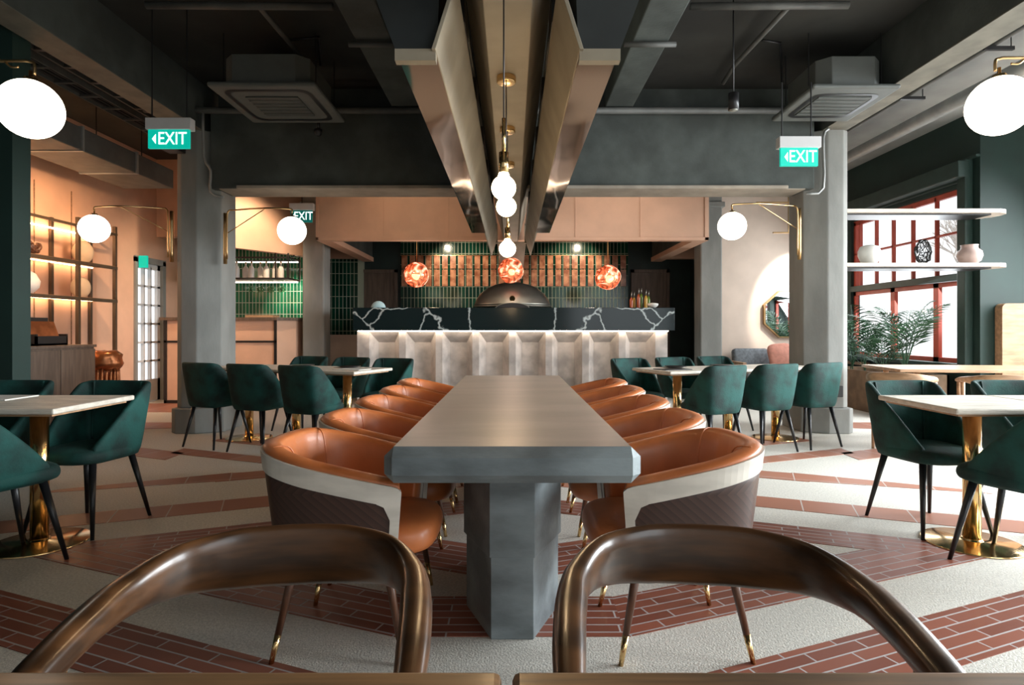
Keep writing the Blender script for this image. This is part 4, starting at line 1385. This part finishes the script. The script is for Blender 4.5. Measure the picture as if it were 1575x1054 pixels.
# medium globes on column arms
cL = P(449, 355, 6.3); cR = P(1126, 348, 6.3); cLL = P(145, 352, 6.3)
def arm_to(c, ax, ay):
    sg = 1 if ax < c.x else -1
    zt_ = c.z + R + .04
    return [('arm', [(c.x, c.y, zt_), (c.x, c.y, zt_ + .035), (c.x - sg * .05, c.y, zt_ + .045), (c.x - sg * .3, c.y, zt_ + .05), (ax + sg * .08, ay, zt_ + .09), (ax + sg * .02, ay, zt_ + .08), (ax, ay, zt_ + .0), (ax, ay, zt_ - .45)], .0085),
            ('brace', [(c.x - sg * .28, c.y, zt_ + .045), (ax + sg * .01, ay, zt_ - .16)], .005),
            ('wall_bracket', [(ax - sg * .03, ay + .02, zt_ + .06), (ax - sg * .03, ay + .02, zt_ - .5)], .02)]
globe(cL, R, 'opal globe lamp on the column arm pointing to the bar, beside the dim exit sign', arm_to(cL, -3.13, 6.60))
globe(cR, R, 'opal globe lamp on the column arm in front of the pale pink wall', arm_to(cR, 3.13, 6.60))
globe(cLL, R, 'opal globe lamp in front of the lit display shelves', arm_to(cLL, -3.78, 6.60))
# big near globes, arms come from columns outside the frame
bL = P(47, 168, 3.07); bR = P(1537, 163, 3.07)
for c, s, nm in ((bL, -1, 'large opal globe lamp against the green pier'), (bR, 1, 'large opal globe lamp near the window side beam')):
    zt_ = c.z + R + .04
    arm = [('arm', [(c.x + .02 * -s, c.y, zt_ - .01), (c.x + .02 * -s, c.y, zt_ + .04), (c.x + .0 * s, c.y, zt_ + .055), (c.x + s * .1, c.y, zt_ + .06), (c.x + s * .7, c.y + .05, zt_ + .07)], .0075),
           ('brace', [(c.x + s * .06, c.y, zt_ + .03), (c.x + s * .10, c.y, zt_ + .03), (c.x + s * .13, c.y, zt_ + .055)], .005)]
    globe(c, R, nm, arm)

# ---- exit signs
def exit_sign(c, w, h, label, rods, face='exit_green', letter='exit_letter', arrow=True, rz=0.):
    t = thing('exit_sign', label, 'sign', c, rz)
    obj('housing', boxm(-w / 2 - .015, w / 2 + .02, -.03, .05, h / 2, h / 2 + .095), 'plastic_white', t, bevel=.004)
    obj('panel', boxm(-w / 2, w / 2, -.012, .012, -h / 2, h / 2), face, t)
    cu = bpy.data.curves.new('lettering', 'FONT'); cu.body = 'EXIT'; cu.size = h * .95; cu.extrude = .001; cu.align_x = 'CENTER'; cu.align_y = 'CENTER'; cu.offset = h * .002
    lo = bpy.data.objects.new('lettering', cu); C.objects.link(lo); lo.parent = t
    bpy.context.view_layer.update()
    me = bpy.data.meshes.new_from_object(lo.evaluated_get(bpy.context.evaluated_depsgraph_get()))
    bpy.data.objects.remove(lo); bpy.data.curves.remove(cu)
    for v in me.vertices:
        x, y, z = v.co; v.co = (x * .80 + w * .09, -.0135 - z, y)
    me.materials.clear(); me.materials.append(MATS[letter])
    lo = bpy.data.objects.new('lettering', me); C.objects.link(lo); lo.parent = t
    if arrow:
        bm = bmesh.new(); extr(bm, [(-w * .40, 0), (-w * .31, -h * .26), (-w * .31, h * .26)], -.0150, -.0125); obj('arrow', bm, letter, t)
    if rods:
        bm = bmesh.new()
        for rx, top in rods: cyl(bm, (rx, .01, h / 2 + .095), (rx, .01, top - c[2]), .006, n=8)
        obj('hanger_rod', bm, 'black_metal', t)
    return t
exit_sign(P(260.5, 214.5, 5.0), .34, .155, 'green EXIT sign hung on rods near the pink wall side', [(-.15, CEIL), (.14, CEIL)])
exit_sign(P(1228.5, 242, 5.15), .32, .155, 'green EXIT sign hung below the ceiling unit on window side', [(-.14, 3.25), (.11, 3.25)])
exit_sign(P(464, 333, 8.4), .30, .17, 'dim EXIT sign partly behind the globe lamp by the bar', [(0, CEIL)], 'exit_dim', 'exit_letter')
t = thing('exit_sign', 'small glowing green exit sign seen edge-on by the white door', 'sign', (-5.55, 9.05, 2.15))
obj('panel', boxm(-.06, .06, -.02, .02, -.09, .09), 'exit_green', t)

# ---- ceiling cassette units
def cassette(x0, x1, y0, y1, z, label):
    cx, cy = (x0 + x1) / 2, (y0 + y1) / 2; w, d = x1 - x0, y1 - y0
    t = thing('ceiling_cassette', label, 'air conditioner', (cx, cy, z), group='ceiling air conditioning cassettes')
    obj('fascia_panel', boxm(-w / 2, w / 2, -d / 2, d / 2, 0, .045), 'ac_white', t, bevel=.02)
    b = .08
    poly = [(-w / 2 + .1, -d / 2 + .16), (-w / 2 + .2, -d / 2 + .06), (w / 2 - .2, -d / 2 + .06), (w / 2 - .1, -d / 2 + .16), (w / 2 - .1, d / 2 - .16), (w / 2 - .2, d / 2 - .06), (-w / 2 + .2, d / 2 - .06), (-w / 2 + .1, d / 2 - .16)]
    bm = bmesh.new(); prism(bm, poly, .045, .31); obj('body', bm, 'ac_white', t, bevel=.006)
    # dark slot ring
    bm = bmesh.new()
    ro, ri = w / 2 - .085, w / 2 - .125
    def rr(r, z):
        out = []
        for cxs, cys, a0 in ((1, 1, 0), (-1, 1, PI / 2), (-1, -1, PI), (1, -1, 1.5 * PI)):
            for i in range(5):
                a = a0 + PI / 2 * i / 4
                out.append(bm.verts.new((cxs * (r - .1) + .1 * math.cos(a), cys * (r - .1) + .1 * math.sin(a), z)))
        return out
    A_, B_ = rr(ro, -.004), rr(ri, -.004)
    for i in range(20): bm.faces.new((A_[i], A_[(i + 1) % 20], B_[(i + 1) % 20], B_[i]))
    obj('air_slot', bm, 'black_metal', t, recalc=False)
    obj('intake_grille', boxm(-.24, .24, -.24, .24, -.008, -.001), 'ac_grille', t)
    bm = bmesh.new()
    for k in range(6): box(bm, -.24, .24, -.24 + k * .085, -.22 + k * .085, -.013, -.008)
    obj('louvre', bm, 'ac_white', t)
    bm = bmesh.new()
    for sx in (-1, 1):
        for sy in (-1, 1): cyl(bm, (sx * (w / 2 - .06), sy * (d / 2 - .2), .1), (sx * (w / 2 - .06), sy * (d / 2 - .2), CEIL - z), .005, n=6)
    obj('hanger_rod', bm, 'black_metal', t)
cassette(-2.69, -1.73, 5.28, 6.24, 3.27, 'grey ceiling air conditioning unit on the pink wall side')
cassette(2.64, 3.42, 5.28, 6.14, 3.25, 'grey ceiling air conditioning unit on the window side')

# ---- ceiling services
def pipe(name, pts, r, mat, label, cat, smooth=0, group=None):
    tag(obj(name, tubem(pts, r, 12, smooth), mat, None, smooth=True), label, cat, group)
pipe('conduit', [(-3.95, 6.45, 3.49), (-3.1, 6.48, 3.49), (3.0, 6.48, 3.49)], .035, 'pipe_grey', 'grey pipe running across the top of the concrete header', 'pipe')
pipe('conduit', [PH(1062, 10, 3.72), PH(1305, 8, 3.72)], .03, 'pipe_grey', 'dark pipe crossing the ceiling near the window-side top edge', 'pipe')
pipe('conduit', [PH(225, 8, 3.72), PH(512, 10, 3.72)], .03, 'pipe_grey', 'dark pipe crossing the ceiling near the shelf-side top edge', 'pipe')
pipe('conduit', [PH(1215, 8, 3.72), PH(1130, 100, 3.74), PH(1112, 128, 3.74)], .022, 'pipe_grey', 'diagonal conduit on the window-side ceiling bay', 'pipe')
pipe('conduit', [PH(400, 12, 3.72), PH(455, 78, 3.74), PH(490, 120, 3.74)], .022, 'pipe_grey', 'diagonal conduit on the shelf-side ceiling bay', 'pipe')
pipe('conduit', [PH(1172, 62, 3.76), PH(1200, 66, 3.76), PH(1203, 125, 3.76)], .012, 'black_metal', 'thin black cable branching off the window-side diagonal conduit', 'cable')
pipe('conduit', [PH(445, 62, 3.76), PH(490, 57, 3.76), PH(493, 100, 3.76)], .012, 'black_metal', 'thin black cable branching off the shelf-side diagonal conduit', 'cable')
pipe('duct_pipe', [(4.62, 3.0, 3.50), (4.62, 10.2, 3.50)], .075, 'galv', 'round galvanised duct running along the window aisle ceiling', 'duct')
pipe('conduit', [(4.1, 3.0, 3.56), (4.1, 8.4, 3.56)], .022, 'pipe_grey', 'thin conduit running beside the window-aisle beam', 'pipe')
for k, yy in enumerate((3.6, 4.3, 5.1, 6.2)):
    bm = bmesh.new(); box(bm, 4.0, 4.25, yy - .015, yy + .015, 3.50, 3.53); cyl(bm, (4.02, yy, 3.5), (4.02, yy, CEIL), .005, n=6); cyl(bm, (4.23, yy, 3.5), (4.23, yy, CEIL), .005, n=6)
    tag(obj('pipe_bracket', bm, 'black_metal'), 'small trapeze bracket carrying the thin window-aisle conduit', 'bracket', 'conduit brackets in the window aisle')
pipe('conduit', [(-3.33, 6.47, 3.48), (-3.33, 6.50, 3.0), (-3.26, 6.50, 2.85), (-3.26, 6.50, 2.62), (-3.12, 6.5, 2.56)], .014, 'galv', 'cable conduit bending down the shelf-side column face', 'pipe', 3)
pipe('conduit', [(3.42, 6.50, 3.30), (3.36, 6.50, 3.2), (3.36, 6.50, 2.66), (3.18, 6.50, 2.60)], .014, 'galv', 'cable conduit bending down the window-side column face', 'pipe', 3)
for s, nm in ((-1, 'shelf-side'), (1, 'window-side')):
    pipe('conduit', [(s * .93, 5.0, 3.50), (s * 1.36, 5.0, 3.50)], .022, 'pipe_grey', 'short conduit stub strapped under the narrow %s ceiling beam' % nm, 'pipe')
# cable ladder and rectangular duct over the left aisle
t = thing('air_duct', 'rectangular metal air duct over the shelving aisle', 'duct', (-4.7, 6.4, 3.0))
obj('duct_body', boxm(-5.1, -4.45, 4.8, 7.9, 2.98, 3.22), 'pipe_grey', t, world=True, bevel=.01)
for yy in (5.3, 6.2, 7.1): obj('flange', boxm(-5.12, -4.43, yy, yy + .03, 2.97, 3.23), 'galv', t, world=True)
bm = bmesh.new()
for sx in (-5.05, -4.5):
    for yy in (5.5, 7.3): cyl(bm, (sx, yy, 3.22), (sx, yy, CEIL), .006, n=6)
obj('hanger_rod', bm, 'black_metal', t, world=True)
for k, xx in enumerate((-4.3, -3.95)):
    t = thing('cable_ladder', 'dark cable ladder under the aisle ceiling, ' + ('beside the air duct' if k == 0 else 'beside the concrete beam'), 'cable tray', (xx, 6, 3.5), group='cable ladders over the shelving aisle')
    bm = bmesh.new()
    for sx in (-.11, .11): box(bm, xx + sx - .01, xx + sx + .01, 4.7, 9.4, 3.50, 3.56)
    for j in range(14): box(bm, xx - .11, xx + .11, 4.75 + j * .34, 4.79 + j * .34, 3.50, 3.52)
    obj('ladder', bm, 'pipe_grey', t, world=True)
    bm = bmesh.new()
    for sx in (-.11, .11):
        for yy in (5.2, 7.6): cyl(bm, (xx + sx, yy, 3.56), (xx + sx, yy, CEIL), .005, n=6)
    obj('hanger_rod', bm, 'black_metal', t, world=True)
    bm = bmesh.new()
    for j in range(3): tube(bm, [(xx - .06 + .05 * j, 4.7, 3.53), (xx - .06 + .05 * j + .01, 7, 3.53), (xx - .06 + .05 * j, 9.4, 3.53)], .014, 6)
    obj('cable', bm, 'black_metal', t, world=True)
# small devices
t = thing('spot_pendant', 'small black cylinder spotlight hung on a long rod before the header', 'spotlight', P(1128, 157, 4.9))
obj('can', cylm((0, 0, -.065), (0, 0, .07), .042, n=24), 'black_metal', t, smooth=True)
obj('lens', cylm((0, 0, -.068), (0, 0, -.064), .034, n=24), 'steel', t, smooth=True)
obj('rod', cylm((0, 0, .07), (0, 0, CEIL - P(1128, 157, 4.9).z), .006, n=8), 'black_metal', t, smooth=True)
t = thing('ceiling_camera', 'small black dome camera below the shelf-side ceiling unit', 'camera', (-2.05, 6.35, 3.24))
obj('mount', cylm((0, 0, 0), (0, 0, .12), .02, n=12), 'black_metal', t, smooth=True)
obj('camera_dome', lathem([(0, -.07), (.03, -.06), (.042, -.03), (.045, 0), (0, 0)], 20), 'black_metal', t, smooth=True)
t = thing('wall_speaker', 'black speaker box on the column beside the exit sign', 'speaker', (-3.62, 6.42, 3.15))
obj('cabinet', boxm(-.09, .09, -.09, .09, -.12, .12), 'black_metal', t, bevel=.01)
obj('bracket', boxm(-.02, .02, .05, .16, -.03, .03), 'black_metal', t)
t = thing('power_socket', 'black socket box low on the window-side column', 'socket', (P(1286, 602, 6.55).x, 6.545, P(0, 602, 6.55).z))
obj('socket_plate', boxm(-.04, .06, -.03, .025, -.06, .06), 'black_metal', t, bevel=.005)
# track light in the pale back room
t = thing('track_light', 'bronze track with one cylinder spotlight over the sofa corner', 'track light', (4.4, 9.0, 2.9))
obj('upper_track', boxm(-.75, .3, -.015, .015, .12, .14), 'brass_dark', t)
obj('drop_rod', cylm((-.27, 0, .93), (-.27, 0, -.32), .008, n=8), 'brass_dark', t)
obj('lower_track', boxm(-.5, .35, -.015, .015, -.33, -.31), 'brass_dark', t)
bm = bmesh.new(); cyl(bm, (.10, .0, -.35), (.06, .10, -.55), .04, n=20); obj('spot_head', bm, 'pipe_grey', t, smooth=True)
# blind housing over the window + pale trees and building outside
t = thing('blind_housing', 'green roller blind housing above the red framed window', 'blind', (5.5, 8.8, 3.1))
obj('housing', boxm(5.45, 5.585, 7.35, 10.1, 3.0, 3.2), 'green_frame', t, world=True, bevel=.01)
obj('mount', boxm(5.585, 5.64, 7.4, 7.5, 3.02, 3.18), 'green_frame', t, world=True)
random.seed(4)
t = thing('street_tree', 'pale bare tree outside behind the lower window panes', 'tree', (13.5, 18, 0))
bm = bmesh.new()
def branch(p, d, L, r, lv):
    q = p + d * L
    cyl(bm, p, q, r, r * .7, n=6)
    if lv:
        for k in range(3):
            nd = (d + Vector((random.uniform(-.7, .7), random.uniform(-.7, .7), random.uniform(-.1, .5)))).normalized()
            branch(q, nd, L * .72, r * .62, lv - 1)
branch(Vector((0, 0, -.5)), Vector((.05, 0, 1)), 1.7, .13, 5)
obj('trunk', bm, 'bark', t)
# ================================================================== LIGHT, SKY, CAMERA
def area(name, loc, target, sx, sy, power, col, spread=None):
    l = bpy.data.lights.new(name, 'AREA'); l.shape = 'RECTANGLE'; l.size = sx; l.size_y = sy; l.energy = power; l.color = col
    if spread: l.spread = spread
    o = bpy.data.objects.new(name, l); C.objects.link(o)
    o.location = loc
    o.rotation_euler = (Vector(target) - Vector(loc)).to_track_quat('-Z', 'Y').to_euler()
    o['kind'] = 'helper'
    return o
def spot(name, loc, target, power, col, size=60, blend=.5, r=.04):
    l = bpy.data.lights.new(name, 'SPOT'); l.energy = power; l.color = col; l.spot_size = math.radians(size); l.spot_blend = blend; l.shadow_soft_size = r
    o = bpy.data.objects.new(name, l); C.objects.link(o)
    o.location = loc
    o.rotation_euler = (Vector(target) - Vector(loc)).to_track_quat('-Z', 'Y').to_euler()
    o['kind'] = 'helper'
    return o
DAY = (.90, .965, 1.0)
# daylight through the glazing on the right and through the shopfront behind the camera
area('daylight', (7.25, 3.5, 2.0), (4.2, 3.2, 0), 2.0, 2.7, 330, DAY, 2.3)
area('daylight', (7.25, 1.0, 2.0), (4.4, 1.4, 0), 1.8, 2.7, 190, DAY, 2.3)
area('daylight', (7.25, 5.9, 2.0), (4.4, 5.6, 0), 1.8, 2.7, 215, DAY, 2.3)
area('daylight', (3.7, YB + .1, 1.9), (.6, 5, .5), 3.4, 2.4, 55, DAY)
area('daylight', (5.5, 8.7, 1.9), (3, 8.5, .3), 2.4, 2.0, 70, DAY)
# track light's pool on the pale wall; the spots after it are added fill
spot('ceiling_spot', (5.0, 9.0, 3.0), (4.80, 10.3, 1.75), 260, (1, .93, .82), 42, .25)
spot('ceiling_spot', (-.2, 3.4, 3.7), (-.05, 3.1, .75), 30, (1, .72, .42), 50, .8)  # added fill for the warm glare on the table, no fixture
spot('ceiling_spot', (-3.3, 8.2, 3.1), (-4.8, 9.6, 1.5), 130, (1, .75, .5), 90, .7)  # added fill warming the pink wall beside the bar niche
spot('ceiling_spot', (-1.4, 10.9, 2.9), (-1.0, 11.95, 2.1), 70, (1, .85, .65), 80, .6)  # added fill pair, brightens the kitchen tiles
spot('ceiling_spot', (1.4, 10.9, 2.9), (1.2, 11.95, 2.1), 70, (1, .85, .65), 80, .6)
spot('ceiling_spot', (-4.3, 6.6, 2.9), (-5.6, 7.4, 1.6), 120, (1, .62, .34), 110, .7)  # added warm fill, boosts the glow of the shelf strips

wd = bpy.data.worlds.new('World'); bpy.context.scene.world = wd
wd.use_nodes = True
nt = wd.node_tree
bg = nt.nodes['Background']
bg.inputs['Color'].default_value = (.93, .97, 1.0, 1)
bg.inputs['Strength'].default_value = 1.15

cam = bpy.data.cameras.new('camera')
cam.sensor_width = 36; cam.lens = 36 * F / 1575
cam.shift_x = -.5 / 1575
cam.shift_y = -20 / 1575
cam.clip_start = .05
co = bpy.data.objects.new('camera', cam); C.objects.link(co)
co.location = (0, 0, EYE); co.rotation_euler = (PI / 2, 0, 0)
sc = bpy.context.scene
sc.camera = co
sc.view_settings.view_transform = 'Standard'
sc.view_settings.look = 'None'
sc.view_settings.exposure = .4
sc.view_settings.gamma = 1
sc.view_settings.use_curve_mapping = False
sc.cycles.max_bounces = 8
sc.cycles.diffuse_bounces = 4
sc.cycles.sample_clamp_indirect = 6
spot('ceiling_spot', (-1.5, 7.2, 3.3), (-1.3, 8.7, 2.6), 26, (1, .74, .5), 110, .8)  # added fill pair lifting the pink fascia, no lamps there
spot('ceiling_spot', (1.5, 7.2, 3.3), (1.3, 8.7, 2.6), 34, (1, .82, .66), 110, .8)
spot('ceiling_spot', (-3.8, 10.0, 1.88), (-3.75, 10.58, 1.55), 22, (.95, 1, .8), 100, .6)  # added below the rack to brighten the green niche tiles
